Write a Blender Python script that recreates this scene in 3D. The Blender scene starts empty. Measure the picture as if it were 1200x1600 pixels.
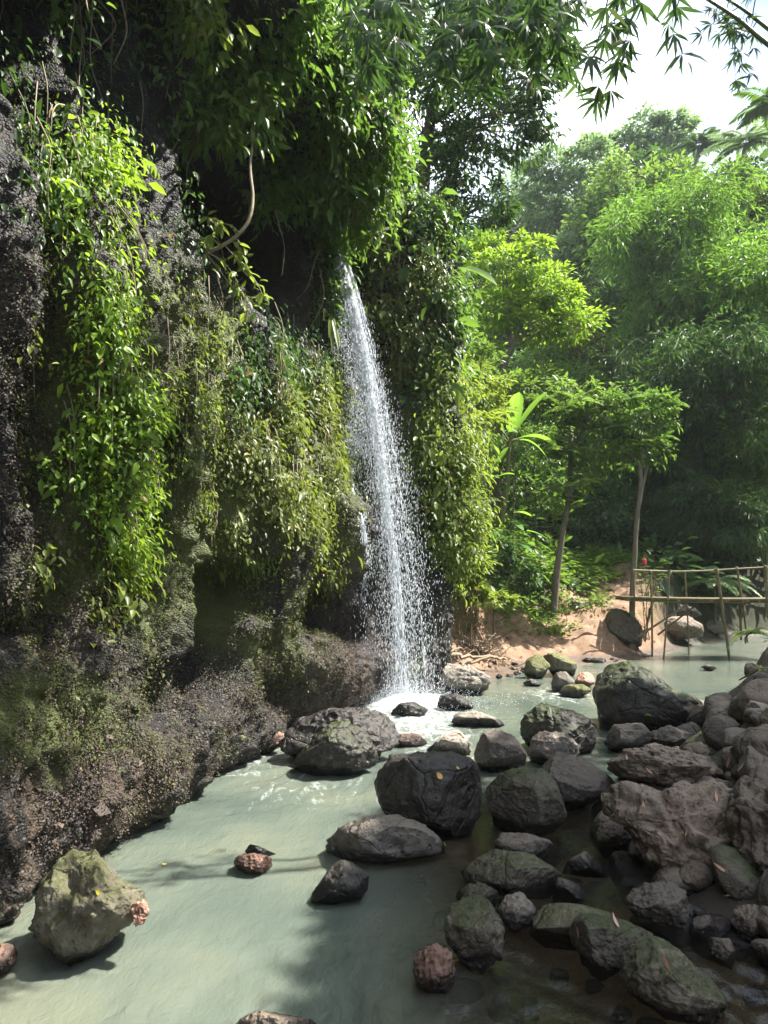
import bpy, math, random
import numpy as np
from mathutils import Vector
rng = np.random.default_rng(11)
random.seed(5)
SC = bpy.context.scene
COL = SC.collection
F = 1202.0
CAM_H = 2.5
HAZE = .0004
PITCH = math.atan(85/1202)
CP, SP = math.cos(PITCH), math.sin(PITCH)

def P(px, py, Y):
    """photo pixel (1200x1600) at forward distance Y -> world point"""
    a = (px-600)/F; b = (800-py)/F
    t = Y/(CP-b*SP)
    return np.array((a*t, Y, CAM_H+(SP+b*CP)*t))

def proj(V):
    V = np.asarray(V, float)
    y = V[:, 1]; z = V[:, 2]-CAM_H
    f = y*CP+z*SP; u = -y*SP+z*CP
    f = np.where(f < 0.2, 0.2, f)
    return 600+F*V[:, 0]/f, 800-F*u/f

# ---------------------------------------------------------------- noise
_perm = np.random.default_rng(3).permutation(256)
_perm = np.concatenate([_perm, _perm, _perm]).astype(np.int64)
_val = np.random.default_rng(4).uniform(-1, 1, 256)
def vnoise(p):
    p = np.asarray(p, float)
    i = np.floor(p).astype(np.int64); f = p-i
    u = f*f*f*(f*(f*6-15)+10)
    i &= 255
    X, Y, Z = i[:, 0], i[:, 1], i[:, 2]
    def h(x, y, z):
        return _val[_perm[_perm[_perm[x & 255]+(y & 255)]+(z & 255)]]
    r = 0
    for dx in (0, 1):
        wx = u[:, 0] if dx else 1-u[:, 0]
        for dy in (0, 1):
            wy = u[:, 1] if dy else 1-u[:, 1]
            for dz in (0, 1):
                wz = u[:, 2] if dz else 1-u[:, 2]
                r = r+wx*wy*wz*h(X+dx, Y+dy, Z+dz)
    return r
def fbm(p, octaves=4, gain=.5, lac=2.03, off=0.):
    p = np.asarray(p, float)+off
    s = 0; a = 1.
    for k in range(octaves):
        s = s+a*vnoise(p); p = p*lac+17.3; a *= gain
    return s
def ridged(p, octaves=4, off=0.):
    p = np.asarray(p, float)+off
    s = 0; a = 1.
    for k in range(octaves):
        s = s+a*(1-2*np.abs(vnoise(p))); p = p*2.1+9.1; a *= .5
    return s
def sstep(a, b, x):
    t = np.clip((x-a)/(b-a), 0, 1)
    return t*t*(3-2*t)
def norm(v):
    return v/np.maximum(np.linalg.norm(v, axis=-1, keepdims=True), 1e-9)

# ---------------------------------------------------------------- objects
def mesh_obj(name, V, Fc, mat, parent=None, attrs=None, smooth=True, origin=None, **props):
    """V (N,3); Fc (M,k) or list of such arrays"""
    V = np.asarray(V, np.float64)
    Fs = Fc if isinstance(Fc, list) else [Fc]
    Fs = [np.asarray(f, np.int32) for f in Fs if len(f)]
    if parent is not None:
        o0 = np.array(parent.location)
    elif origin is not None:
        o0 = np.asarray(origin, float)
    else:
        o0 = V.mean(0)
    me = bpy.data.meshes.new(name)
    me.vertices.add(len(V))
    me.vertices.foreach_set('co', (V-o0).astype(np.float32).ravel())
    nl = sum(f.size for f in Fs); nf = sum(len(f) for f in Fs)
    me.loops.add(nl); me.polygons.add(nf)
    me.loops.foreach_set('vertex_index', np.concatenate([f.ravel() for f in Fs]))
    tot = np.concatenate([np.full(len(f), f.shape[1], np.int32) for f in Fs])
    st = np.concatenate([[0], np.cumsum(tot)[:-1]]).astype(np.int32)
    me.polygons.foreach_set('loop_start', st)
    me.polygons.foreach_set('loop_total', tot)
    me.polygons.foreach_set('use_smooth', np.full(nf, smooth, bool))
    for k, v in (attrs or {}).items():
        a = me.attributes.new(k, 'FLOAT', 'POINT')
        a.data.foreach_set('value', np.asarray(v, np.float32))
    me.update(calc_edges=True)
    me.validate()
    me.materials.append(mat)
    o = bpy.data.objects.new(name, me); COL.objects.link(o)
    if parent is not None:
        o.parent = parent
    else:
        o.location = o0
    tag(o, **props)
    return o

def tag(o, label=None, cat=None, group=None, kind=None):
    if label: o['label'] = label
    if cat: o['category'] = cat
    if group: o['group'] = group
    if kind: o['kind'] = kind
    return o

def thing(name, loc, label, cat, group=None):
    o = bpy.data.objects.new(name, None); COL.objects.link(o)
    o.empty_display_size = .2
    o.location = [float(x) for x in loc]
    return tag(o, label, cat, group)

class Buf:
    """collects geometry for ONE mesh object"""
    def __init__(s): s.V = []; s.F = {}; s.A = []; s.n = 0
    def add(s, V, Fc, tint=None):
        V = np.asarray(V, float); Fc = np.asarray(Fc, np.int64)
        s.V.append(V); s.F.setdefault(Fc.shape[1], []).append(Fc+s.n)
        s.A.append(np.full(len(V), .5) if tint is None else np.broadcast_to(np.asarray(tint, float), (len(V),)))
        s.n += len(V)
    def build(s, name, mat, parent=None, **k):
        return mesh_obj(name, np.concatenate(s.V), [np.concatenate(f) for f in s.F.values()], mat,
                        parent, {'tint': np.concatenate(s.A)}, **k)

def tube(buf, pts, rad, sides=7, tint=.5, cap=True):
    pts = np.asarray(pts, float); n = len(pts)
    rad = np.broadcast_to(np.asarray(rad, float), (n,))
    t = np.gradient(pts, axis=0); t = norm(t)
    ref = np.array((0, 0, 1.)) if abs(t[:, 2].mean()) < .8 else np.array((1., 0, 0))
    a = norm(np.cross(t, ref)); b = np.cross(t, a)
    ang = np.linspace(0, 2*np.pi, sides, endpoint=False)
    V = pts[:, None]+rad[:, None, None]*(np.cos(ang)[None, :, None]*a[:, None]+np.sin(ang)[None, :, None]*b[:, None])
    V = V.reshape(-1, 3)
    i = np.arange(n-1)[:, None]*sides; j = np.arange(sides)[None]; k = (j+1) % sides
    Q = np.stack([i+j, i+k, i+sides+k, i+sides+j], -1).reshape(-1, 4)
    buf.add(V, Q, tint)
    if cap:
        for base, p in ((0, pts[0]), ((n-1)*sides, pts[-1])):
            m = len(V)
            T = np.stack([np.full(sides, sides), np.arange(sides), (np.arange(sides)+1) % sides], -1)
            buf.add(np.vstack([V[base:base+sides], p]), T, tint)

def curve(ctrl, n):
    """Catmull-Rom through ctrl, n samples"""
    c = np.asarray(ctrl, float)
    c = np.vstack([2*c[0]-c[1], c, 2*c[-1]-c[-2]])
    m = len(c)-3
    s = np.linspace(0, m-1e-6, n); i = s.astype(int); u = (s-i)[:, None]
    a, b, d, e = c[i], c[i+1], c[i+2], c[i+3]
    return .5*(2*b+(d-a)*u+(2*a-5*b+4*d-e)*u**2+(3*b-a-3*d+e)*u**3)

def grid_faces(nu, nv):
    i = np.arange(nu-1)[:, None]*nv; j = np.arange(nv-1)[None]
    return np.stack([i+j, i+nv+j, i+nv+j+1, i+j+1], -1).reshape(-1, 4)

# ---------------------------------------------------------------- leaves
_T = {  # (t along, half width side, lift), faces
 'lo': (np.array([(0, 0, 0), (.45, -.5, .10), (.45, .5, .10), (1, 0, -.05)]),
        np.array([(0, 1, 3), (0, 3, 2)])),
 'mid': (np.array([(0, 0, 0), (.3, -.45, .08), (.3, .5, .08), (.45, 0, 0), (.7, -.36, .03), (.7, .36, .03), (1, 0, -.14)]),
        np.array([(0, 1, 3), (0, 3, 2), (1, 4, 3), (2, 3, 5), (3, 4, 6), (3, 6, 5)])),
 'blade': (np.array([(0, 0, 0), (.3, -.5, .04), (.3, .5, .04), (.65, -.36, -.02), (.65, .36, -.02), (1, 0, -.2)]),
        np.array([(0, 1, 2), (1, 3, 2), (2, 3, 4), (3, 5, 4)])),
}
def leaves(buf, pos, d, n, L, W, kind='lo', tint=None):
    pos = np.asarray(pos, float); N = len(pos)
    if N == 0: return
    d = norm(d); s = norm(np.cross(d, n)); n = np.cross(s, d)
    L = np.broadcast_to(L, (N,)); W = np.broadcast_to(W, (N,))
    T, Fc = _T[kind]; k = len(T)
    V = (pos[:, None]+d[:, None]*(T[:, 0][None, :, None]*L[:, None, None])
         + s[:, None]*(T[:, 1][None, :, None]*W[:, None, None])
         + n[:, None]*(T[:, 2][None, :, None]*L[:, None, None]))
    FF = (np.arange(N)*k)[:, None, None]+Fc[None]
    tint = rng.uniform(0, 1, N) if tint is None else np.clip(tint, 0, 1)
    tint = np.where(rng.uniform(size=N) < .022, 1.5, tint)   # the odd yellow or dead leaf
    buf.add(V.reshape(-1, 3), FF.reshape(-1, 3), np.repeat(tint, k))
def rdir(N): return norm(rng.normal(size=(N, 3)))

# ---------------------------------------------------------------- camera, sun, sky
cam = bpy.data.cameras.new('camera'); camo = bpy.data.objects.new('camera', cam); COL.objects.link(camo)
camo.location = (0, 0, CAM_H); camo.rotation_euler = (math.pi/2+PITCH, 0, 0)
cam.sensor_fit = 'VERTICAL'; cam.sensor_height = 24; cam.lens = 24*F/1600
cam.clip_end = 3000; cam.clip_start = .05
SC.camera = camo
SUN_EL = math.radians(56)
AZ = math.atan2(.25, 1)
S = Vector((math.cos(SUN_EL)*math.cos(AZ), math.cos(SUN_EL)*math.sin(AZ), math.sin(SUN_EL)))
sl = bpy.data.lights.new('sun', 'SUN'); sl.energy = 5.0; sl.angle = math.radians(.5); sl.color = (1, .95, .86)
so = bpy.data.objects.new('sun', sl); COL.objects.link(so); so.rotation_euler = S.to_track_quat('Z', 'Y').to_euler()
so.location = (20, 10, 40)
w = bpy.data.worlds.new('World'); SC.world = w; w.use_nodes = True
nt = w.node_tree; nt.nodes.clear()
sky = nt.nodes.new('ShaderNodeTexSky'); sky.sky_type = 'NISHITA'; sky.sun_disc = False
sky.sun_elevation = SUN_EL; sky.sun_rotation = math.atan2(S.x, S.y)
tc = nt.nodes.new('ShaderNodeTexCoord'); nz = nt.nodes.new('ShaderNodeTexNoise')
nz.inputs['Scale'].default_value = 2.6; nz.inputs['Detail'].default_value = 6
rp = nt.nodes.new('ShaderNodeValToRGB'); rp.color_ramp.elements[0].position = .42; rp.color_ramp.elements[1].position = .62
mx = nt.nodes.new('ShaderNodeMix'); mx.data_type = 'RGBA'
mx.inputs['B'].default_value = (10.5, 11.0, 11.8, 1)
bg = nt.nodes.new('ShaderNodeBackground'); bg.inputs['Strength'].default_value = .082
wo = nt.nodes.new('ShaderNodeOutputWorld')
nt.links.new(tc.outputs['Generated'], nz.inputs['Vector']); nt.links.new(nz.outputs['Fac'], rp.inputs['Fac'])
nt.links.new(rp.outputs['Color'], mx.inputs['Factor']); nt.links.new(sky.outputs['Color'], mx.inputs['A'])
nt.links.new(mx.outputs['Result'], bg.inputs['Color']); nt.links.new(bg.outputs[0], wo.inputs[0])
SC.view_settings.view_transform = 'Standard'; SC.view_settings.look = 'None'
SC.view_settings.exposure = 1.78; SC.view_settings.gamma = 1
SC.render.engine = 'CYCLES'
cy = SC.cycles
cy.max_bounces = 6; cy.diffuse_bounces = 3; cy.glossy_bounces = 3; cy.transmission_bounces = 4
cy.transparent_max_bounces = 12; cy.volume_bounces = 1; cy.caustics_reflective = False; cy.caustics_refractive = False
cy.sample_clamp_indirect = 4
cy.use_denoising = True
try:
    cy.denoiser = 'OPENIMAGEDENOISE'; cy.denoising_input_passes = 'RGB_ALBEDO_NORMAL'
except Exception: pass

# ---------------------------------------------------------------- materials
class NT:
    def __init__(s, name):
        s.m = bpy.data.materials.new(name); s.m.use_nodes = True; s.t = s.m.node_tree; s.t.nodes.clear()
        s.out = s.n('ShaderNodeOutputMaterial')
    def n(s, typ, **kw):
        x = s.t.nodes.new(typ)
        for k, v in kw.items():
            if k in ('operation', 'data_type', 'blend_type', 'feature', 'noise_dimensions', 'attribute_name', 'invert', 'normalize'): setattr(x, k, v)
            else: s.set(x, k.replace('_', ' '), v)
        return x
    def set(s, x, k, v):
        if isinstance(v, bpy.types.NodeSocket): s.t.links.new(v, x.inputs[k])
        else: x.inputs[k].default_value = v
    def attr(s, name): return s.n('ShaderNodeAttribute', attribute_name=name).outputs['Fac']
    def pos(s): return s.n('ShaderNodeNewGeometry').outputs['Position']
    def noise(s, scale, detail=4, rough=.55, vec=None, stretch=None, dist=0):
        v = vec if vec is not None else s.pos()
        if stretch:
            mp = s.n('ShaderNodeMapping'); s.set(mp, 'Vector', v); mp.inputs['Scale'].default_value = stretch; v = mp.outputs[0]
        return s.n('ShaderNodeTexNoise', Scale=scale, Detail=detail, Roughness=rough, Vector=v, Distortion=dist).outputs['Fac']
    def voro(s, scale, feature='F1', vec=None, out='Distance'):
        return s.n('ShaderNodeTexVoronoi', feature=feature, Scale=scale, Vector=vec if vec is not None else s.pos()).outputs[out]
    def ramp(s, fac, stops):
        r = s.n('ShaderNodeValToRGB'); s.set(r, 'Fac', fac)
        e = r.color_ramp.elements
        while len(e) < len(stops): e.new(.5)
        for i, (p, c) in enumerate(stops):
            e[i].position = p
            e[i].color = (*c, 1) if not isinstance(c, (int, float)) else (c, c, c, 1)
        return r.outputs['Color']
    def mix(s, fac, a, b, blend='MIX'):
        x = s.t.nodes.new('ShaderNodeMix'); x.data_type = 'RGBA'; x.blend_type = blend
        for k, v in ((0, fac), (6, a), (7, b)):
            if isinstance(v, bpy.types.NodeSocket): s.t.links.new(v, x.inputs[k])
            elif k == 0: x.inputs[0].default_value = v
            else: x.inputs[k].default_value = (*v, 1)
        return x.outputs[2]
    def math(s, op, a, b=None):
        x = s.t.nodes.new('ShaderNodeMath'); x.operation = op; x.use_clamp = op in ('ADD', 'MULTIPLY', 'SUBTRACT')
        for i, v in enumerate((a, b)):
            if v is None: continue
            if isinstance(v, bpy.types.NodeSocket): s.t.links.new(v, x.inputs[i])
            else: x.inputs[i].default_value = v
        return x.outputs[0]
    def bump(s, h, strength=.5, dist=.02, normal=None):
        b = s.n('ShaderNodeBump', Strength=strength, Distance=dist, Height=h)
        if normal is not None: s.set(b, 'Normal', normal)
        return b.outputs[0]
    def principled(s, **k):
        p = s.t.nodes.new('ShaderNodeBsdfPrincipled')
        for kk, v in k.items():
            kk = kk.replace('_', ' ')
            if isinstance(v, tuple) and len(v) == 3 and 'Color' in kk: v = (*v, 1)
            s.set(p, kk, v)
        return p.outputs[0]
    def finish(s, sh):
        s.t.links.new(sh, s.out.inputs['Surface']); return s.m

def leaf_mat(name, dark, mid, light, trans, tfac=.38, rough=.42, scale=1.5):
    dark, mid, light = (tuple(x*1.35 for x in q) for q in (dark, mid, light)); trans = tuple(min(.75, x*1.35) for x in trans); tfac = tfac+.08
    t = NT(name)
    tint = t.attr('tint')
    n = t.noise(scale, 2)
    v = t.math('ADD', t.math('MULTIPLY', tint, .75), t.math('MULTIPLY', n, .3))
    col = t.ramp(v, [(0.05, dark), (.5, mid), (.9, light), (.975, light), (1., (.27, .19, .05))])
    p = t.principled(Base_Color=col, Roughness=rough, Specular_IOR_Level=.35)
    tr = t.n('ShaderNodeBsdfTranslucent')
    t.set(tr, 'Color', t.mix(t.math('MULTIPLY', v, .9), tuple(x*.55 for x in trans), trans))
    m = t.n('ShaderNodeMixShader'); t.set(m, 0, tfac); t.t.links.new(p, m.inputs[1]); t.t.links.new(tr.outputs[0], m.inputs[2])
    return t.finish(m.outputs[0])

def rock_mat(name, base, dark, light, moss=.0, wet=True, dry=.75, gloss=.72, pits=.5, mosscol=(.05, .07, .016), bumpd=.04):
    t = NT(name)
    oi = t.n('ShaderNodeObjectInfo').outputs['Random']
    tcn = t.pos()
    n1 = t.noise(2.3, 6, .6); n2 = t.noise(11, 5, .65); n3 = t.noise(55, 3, .6)
    c = t.ramp(n1, [(.3, dark), (.5, base), (.72, light)])
    c = t.mix(t.ramp(t.noise(1.1, 4, .6), [(.42, 0.), (.6, .5)]), c, (base[0]*1.25, base[1]*1.02, base[2]*.78))
    c = t.mix(t.ramp(n2, [(.35, 0.), (.7, .75)]), c, tuple(x*1.5 for x in light))
    c = t.mix(t.ramp(n2, [(.22, .8), (.42, 0.)]), c, tuple(x*.5 for x in dark))
    c = t.mix(t.ramp(n3, [(.62, 0.), (.74, .55)]), c, tuple(min(.6, x*2.2) for x in light))
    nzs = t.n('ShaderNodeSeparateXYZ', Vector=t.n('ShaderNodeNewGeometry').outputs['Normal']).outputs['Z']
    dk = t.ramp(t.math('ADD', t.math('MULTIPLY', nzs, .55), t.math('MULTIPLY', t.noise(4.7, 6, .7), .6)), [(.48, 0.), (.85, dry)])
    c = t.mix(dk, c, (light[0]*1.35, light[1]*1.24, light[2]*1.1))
    hs = t.n('ShaderNodeHueSaturation', Color=c, Value=1.0)
    mr = t.n('ShaderNodeMapRange', Value=oi); mr.inputs[3].default_value = .72; mr.inputs[4].default_value = 1.3
    t.set(hs, 'Value', mr.outputs[0]); c = hs.outputs[0]
    rough = .72
    h = t.math('ADD', t.math('MULTIPLY', n2, .7), t.math('MULTIPLY', n3, .3))
    nrm = t.bump(h, 1.0, bumpd)
    ck = t.n('ShaderNodeTexVoronoi', feature='DISTANCE_TO_EDGE', Scale=2.3, Vector=t.mix(.12, t.pos(), t.n('ShaderNodeTexNoise', Scale=3.0, Detail=4).outputs['Color'])).outputs['Distance']
    nrm = t.bump(t.ramp(ck, [(.0, 0.), (.035, 1.)]), .55, .03, nrm)
    if pits:
        vo = t.voro(17); pm = t.ramp(vo, [(.10, 0.), (.30, 1.)])
        nrm = t.bump(pm, pits, .03, nrm)
    if moss:
        nz_ = t.n('ShaderNodeSeparateXYZ', Vector=t.n('ShaderNodeNewGeometry').outputs['Normal']).outputs['Z']
        mk = t.math('ADD', t.math('MULTIPLY', nz_, .45), t.math('MULTIPLY', t.noise(3.1, 6, .7), .9))
        mk = t.ramp(mk, [(.86-moss*.45, 0.), (1.0-moss*.38, 1.)])
        mc = t.ramp(t.noise(24, 4, .7), [(.3, tuple(x*.35 for x in mosscol)), (.7, mosscol)])
        c = t.mix(t.math('MULTIPLY', mk, .85), c, mc)
    if wet:
        z = t.n('ShaderNodeSeparateXYZ', Vector=tcn).outputs['Z']
        wz = t.math('SUBTRACT', z, t.math('MULTIPLY', n1, .12))
        wm = t.ramp(wz, [(.0, 1.), (.055, .9), (.12, 0.)])
        c = t.mix(wm, c, tuple(x*.45 for x in dark))
        r = t.mix(wm, t.ramp(n2, [(.3, gloss*.7), (.7, min(1., gloss*1.2))]), (.18,)*3)
        return t.finish(t.principled(Base_Color=c, Roughness=r, Normal=nrm, Specular_IOR_Level=.4))
    return t.finish(t.principled(Base_Color=c, Roughness=rough, Normal=nrm))

def simple_mat(name, c1, c2, scale=8, rough=.7, stretch=None, bump=.4, spec=.4):
    t = NT(name)
    n = t.noise(scale, 5, .6, stretch=stretch)
    ti = t.attr('tint')
    c = t.ramp(t.math('ADD', t.math('MULTIPLY', n, .7), t.math('MULTIPLY', ti, .3)), [(.3, c1), (.7, c2)])
    return t.finish(t.principled(Base_Color=c, Roughness=rough, Normal=t.bump(n, bump, .01), Specular_IOR_Level=spec))
M = {}
M['leaf_lime'] = leaf_mat('leaf_lime', (.035, .068, .012), (.085, .128, .02), (.15, .195, .04), (.26, .35, .04), .42)
M['leaf_bright'] = leaf_mat('leaf_bright', (.024, .06, .014), (.062, .115, .022), (.12, .18, .045), (.19, .31, .04), .40)
M['leaf_vivid'] = leaf_mat('leaf_vivid', (.045, .095, .012), (.095, .165, .018), (.16, .24, .03), (.30, .46, .035), .42)
M['leaf_olive'] = leaf_mat('leaf_olive', (.04, .06, .015), (.085, .11, .022), (.15, .17, .04), (.22, .28, .04), .36)
M['leaf_mid'] = leaf_mat('leaf_mid', (.020, .052, .014), (.052, .105, .022), (.105, .165, .035), (.16, .29, .035), .38)
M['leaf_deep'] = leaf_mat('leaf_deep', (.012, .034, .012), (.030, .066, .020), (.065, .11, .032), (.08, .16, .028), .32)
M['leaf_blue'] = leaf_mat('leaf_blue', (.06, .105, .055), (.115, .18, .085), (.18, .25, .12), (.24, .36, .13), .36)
M['leaf_bamboo'] = leaf_mat('leaf_bamboo', (.022, .066, .016), (.06, .125, .026), (.12, .19, .042), (.18, .34, .035), .40)
M['bark'] = simple_mat('bark', (.05, .04, .028), (.17, .14, .10), 9, .85, (1, 1, .25), .8)
M['bark_pale'] = simple_mat('bark_pale', (.07, .062, .045), (.18, .16, .12), 9, .85, (1, 1, .25), .6)
M['stem'] = simple_mat('stem', (.06, .07, .025), (.15, .15, .05), 12, .7)
M['vine'] = simple_mat('vine', (.14, .11, .07), (.32, .27, .19), 14, .8)
M['dry'] = simple_mat('dry', (.20, .14, .09), (.42, .33, .23), 10, .85)
M['bamboo_pole'] = simple_mat('bamboo_pole', (.075, .066, .034), (.20, .17, .095), 7, .55, (1, 1, .4), .3)
M['bamboo_green'] = simple_mat('bamboo_green', (.05, .08, .03), (.14, .17, .06), 5, .45, (1, 1, .3), .2)
# ================================================================ river outline and ground
RIVER = np.array([(-4.2, -12), (-3.7, 3), (-3.3, 5.8), (-2.7, 8.4), (-2.4, 10.2), (-2.1, 11.6), (-1.2, 14.6), (.7, 16.7),
                  (1.5, 16.75), (2.2, 16.9), (3.0, 18), (3.9, 19.4), (6.0, 20.3), (8.1, 22.3), (10, 25), (13.5, 28.5), (20, 31.5), (34, 34),
                  (34, 29.5), (21, 26.5), (14.5, 23), (11.3, 20.0), (9.2, 17.4), (7.4, 15.4), (5.7, 13.6), (4.5, 12), (3.5, 10),
                  (2.9, 8.7), (2.3, 7.2), (2.2, 6.0), (2.5, 4.9), (3.5, 3), (3.9, -12)], float)
def river_sd(x, y):
    """signed distance to the water outline, negative inside"""
    A = RIVER; B = np.roll(RIVER, -1, 0)
    d = np.full(x.shape, 1e9); ins = np.zeros(x.shape, bool)
    for a, b in zip(A, B):
        e = b-a; t = np.clip(((x-a[0])*e[0]+(y-a[1])*e[1])/(e@e), 0, 1)
        d = np.minimum(d, np.hypot(x-a[0]-t*e[0], y-a[1]-t*e[1]))
        c = ((a[1] > y) != (b[1] > y))
        ins ^= c & (x < (b[0]-a[0])*(y-a[1])/(b[1]-a[1]+1e-12)+a[0])
    return np.where(ins, -d, d)
ANC = np.array([
 # dirt bank and path left of the bridge
 (2.0, 17.4, .6), (2.2, 18.6, .85), (3, 18.6, .55), (3.4, 20.2, .75), (4.6, 20.6, .6), (5.4, 21.7, .7), (4.7, 22.4, 1.05), (6.4, 22.2, .95), (6.3, 23.6, 1.35), (7.4, 23.6, 1.3),
 (3.2, 22, 1.35), (6.6, 24.6, 1.55), (7.2, 26, 1.9), (5.6, 26, 2.5), (4.6, 24.2, 2.2), (3.4, 24.5, 3.6), (8.5, 27.5, 2.6), (2, 21, 3.2),
 # slope left of the valley, behind the corner of the cliff
 (.6, 19.5, 4.8), (-.6, 18.6, 7.0), (-3, 20, 10.5), (-7, 20, 12.5), (1, 24, 6.5), (-2, 26, 10), (1.5, 30, 9.0), (5, 31, 6.8), (-4, 34, 14), (4, 40, 12), (10, 32, 5.0),
 (-6, 14, 11.5), (-6, 8, 13.), (-6, 3, 13), (-8, -6, 13), (-14, 6, 15), (-16, 20, 17), (-14, 34, 20), (-30, 10, 20), (-30, -20, 18),
 # right bank
 (5.5, 12.2, .85), (6.3, 12.4, 1.25), (7, 13.5, 1.3), (8.6, 15.2, 1.4), (4.4, 10, .6), (3.7, 8, .65), (3.4, 6.2, .65), (4.6, 8, .95), (4.0, 5, .6), (3.0, 7, .45), (3.3, 9, .5), (5.4, 9.5, .9), (6, 6, 1.2), (5, 3, .9), (8, 10, 2.2), (9.5, 13, 2.0), (12, 18, 1.7),
 (9, 6, 3.2), (10, 1, 4), (8, -6, 3), (14, 12, 5.5), (16, 6, 8), (16, 20, 5.0), (24, 14, 14), (28, 4, 18), (24, -12, 14), (40, 0, 24), (40, 20, 24),
 # behind the bridge, the opposite hillside
 (14, 24.5, 1.0), (19, 25, 3), (11, 28.5, 1.3), (14, 31, 3.0), (18, 33.5, 4.5), (12, 36, 11), (18, 38, 14), (24, 36, 14), (8, 40, 13), (15, 46, 24), (24, 46, 26), (5, 50, 18), (10, 58, 29), (20, 60, 34), (34, 36, 20), (36, 52, 32), (0, 60, 20), (-10, 50, 20), (8, 75, 33), (30, 80, 38), (-20, 70, 24), (60, 40, 34), (60, 80, 40), (0, 110, 34), (70, 0, 30), (-60, 40, 26), (-60, 0, 24), (0, -60, 12), (40, -50, 20), (-40, -50, 20)], float)
def ground_z(x, y, detail=True):
    x = np.asarray(x, float); y = np.asarray(y, float)
    sd = river_sd(x, y)
    num = np.zeros_like(x); den = np.zeros_like(x)
    for ax, ay, az in ANC:
        w_ = 1/((x-ax)**2+(y-ay)**2+.12)**1.75
        num += w_*az; den += w_
    z = num/den
    k = sstep(0, 1, sd/1.15)
    gentle = sstep(16.3, 17.2, y)*(1-sstep(4.6, 5.8, x))
    z = np.where(sd > 0, .02+z*k*np.clip((.35+sd*.55)*(1-gentle)+(.16+sd*.27)*gentle, 0, 1), -np.clip(-sd*.55, 0, .65))
    if detail:
        p = np.stack([x, y, np.zeros_like(x)], -1)
        far = sstep(0, 4, sd)
        z = z+np.where(sd > -.2, sstep(0, .6, sd+.2), 0)*(.10*fbm(p*.9, 4)+.045*ridged(p*2.7, 3))*(1+far*.6)
        z = z+.05*fbm(p*2.2+40, 3)*(sd < 0)
    return z
def spaced(lo, hi, core0, core1, step, grow=1.13):
    a = list(np.arange(core0, core1+1e-6, step))
    s, v = step, core0
    left = []
    while v > lo: s = min(s*grow, 40); v -= s; left.append(v)
    s, v = step, a[-1]
    right = []
    while v < hi: s = min(s*grow, 40); v += s; right.append(v)
    return np.array(left[::-1]+a+right)
gx = spaced(-300, 320, -1, 13, .085); gy = spaced(-300, 330, 3.5, 26, .1)
GX, GY = np.meshgrid(gx, gy, indexing='ij')
GZ = ground_z(GX.ravel(), GY.ravel())
GV = np.stack([GX.ravel(), GY.ravel(), GZ], -1)
GSD = river_sd(GX.ravel(), GY.ravel())
# zones: bare reddish earth on the far bank, grey rubble soil on the near right bank, leaf litter elsewhere
x_, y_ = GV[:, 0], GV[:, 1]
nzz = fbm(GV*np.array((.8, .8, 0)), 3)
dirt = (1-sstep(2.7, 3.7, GSD+nzz*.7))*(sstep(15.8, 16.6, y_))*(1-sstep(7.8, 9.5, x_))
dirt = np.maximum(dirt, .9*(1-sstep(.5, .9, np.hypot((x_-(6.3-(y_-22)*.1)), (y_-22)*.4)+nzz*.3)))
grey = (1-sstep(4.5, 6.5, GSD+nzz))*(1-sstep(15, 17, y_))
def ground_mat():
    t = NT('earth')
    d = t.attr('dirt'); g = t.attr('grey')
    n = t.noise(3, 6, .65); n2 = t.noise(22, 5, .7); n3 = t.noise(90, 3, .6)
    lit = t.ramp(n, [(.3, (.012, .016, .006)), (.55, (.035, .04, .015)), (.75, (.06, .06, .025))])
    dc = t.ramp(n, [(.28, (.14, .086, .052)), (.5, (.265, .162, .10)), (.72, (.36, .238, .16))])
    dc = t.mix(t.ramp(n2, [(.55, 0.), (.75, .6)]), dc, (.10, .065, .045))
    gc = t.ramp(n2, [(.28, (.035, .028, .024)), (.5, (.085, .068, .058)), (.75, (.15, .125, .105))])
    c = t.mix(g, lit, gc); c = t.mix(d, c, dc)
    z = t.n('ShaderNodeSeparateXYZ', Vector=t.pos()).outputs['Z']
    wm = t.ramp(t.math('SUBTRACT', z, t.math('MULTIPLY', n, .22)), [(.0, 1.), (.10, 0.)])
    c = t.mix(t.math('MULTIPLY', wm, .7), c, (.05, .035, .025))
    c = t.mix(t.ramp(z, [(.0, 1.), (.004, 0.)]), c, t.ramp(n2, [(.3, (.085, .062, .042)), (.7, (.20, .15, .105))]))
    h = t.math('ADD', t.math('MULTIPLY', n2, .6), t.math('MULTIPLY', n3, .3))
    r = t.mix(wm, (.9,)*3, (.35,)*3)
    return t.finish(t.principled(Base_Color=c, Roughness=r, Normal=t.bump(h, .9, .06)))
mesh_obj('ground', GV, grid_faces(len(gx), len(gy)), ground_mat(), origin=(0, 0, 0), attrs={'dirt': dirt, 'grey': grey}, kind='structure')

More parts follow.
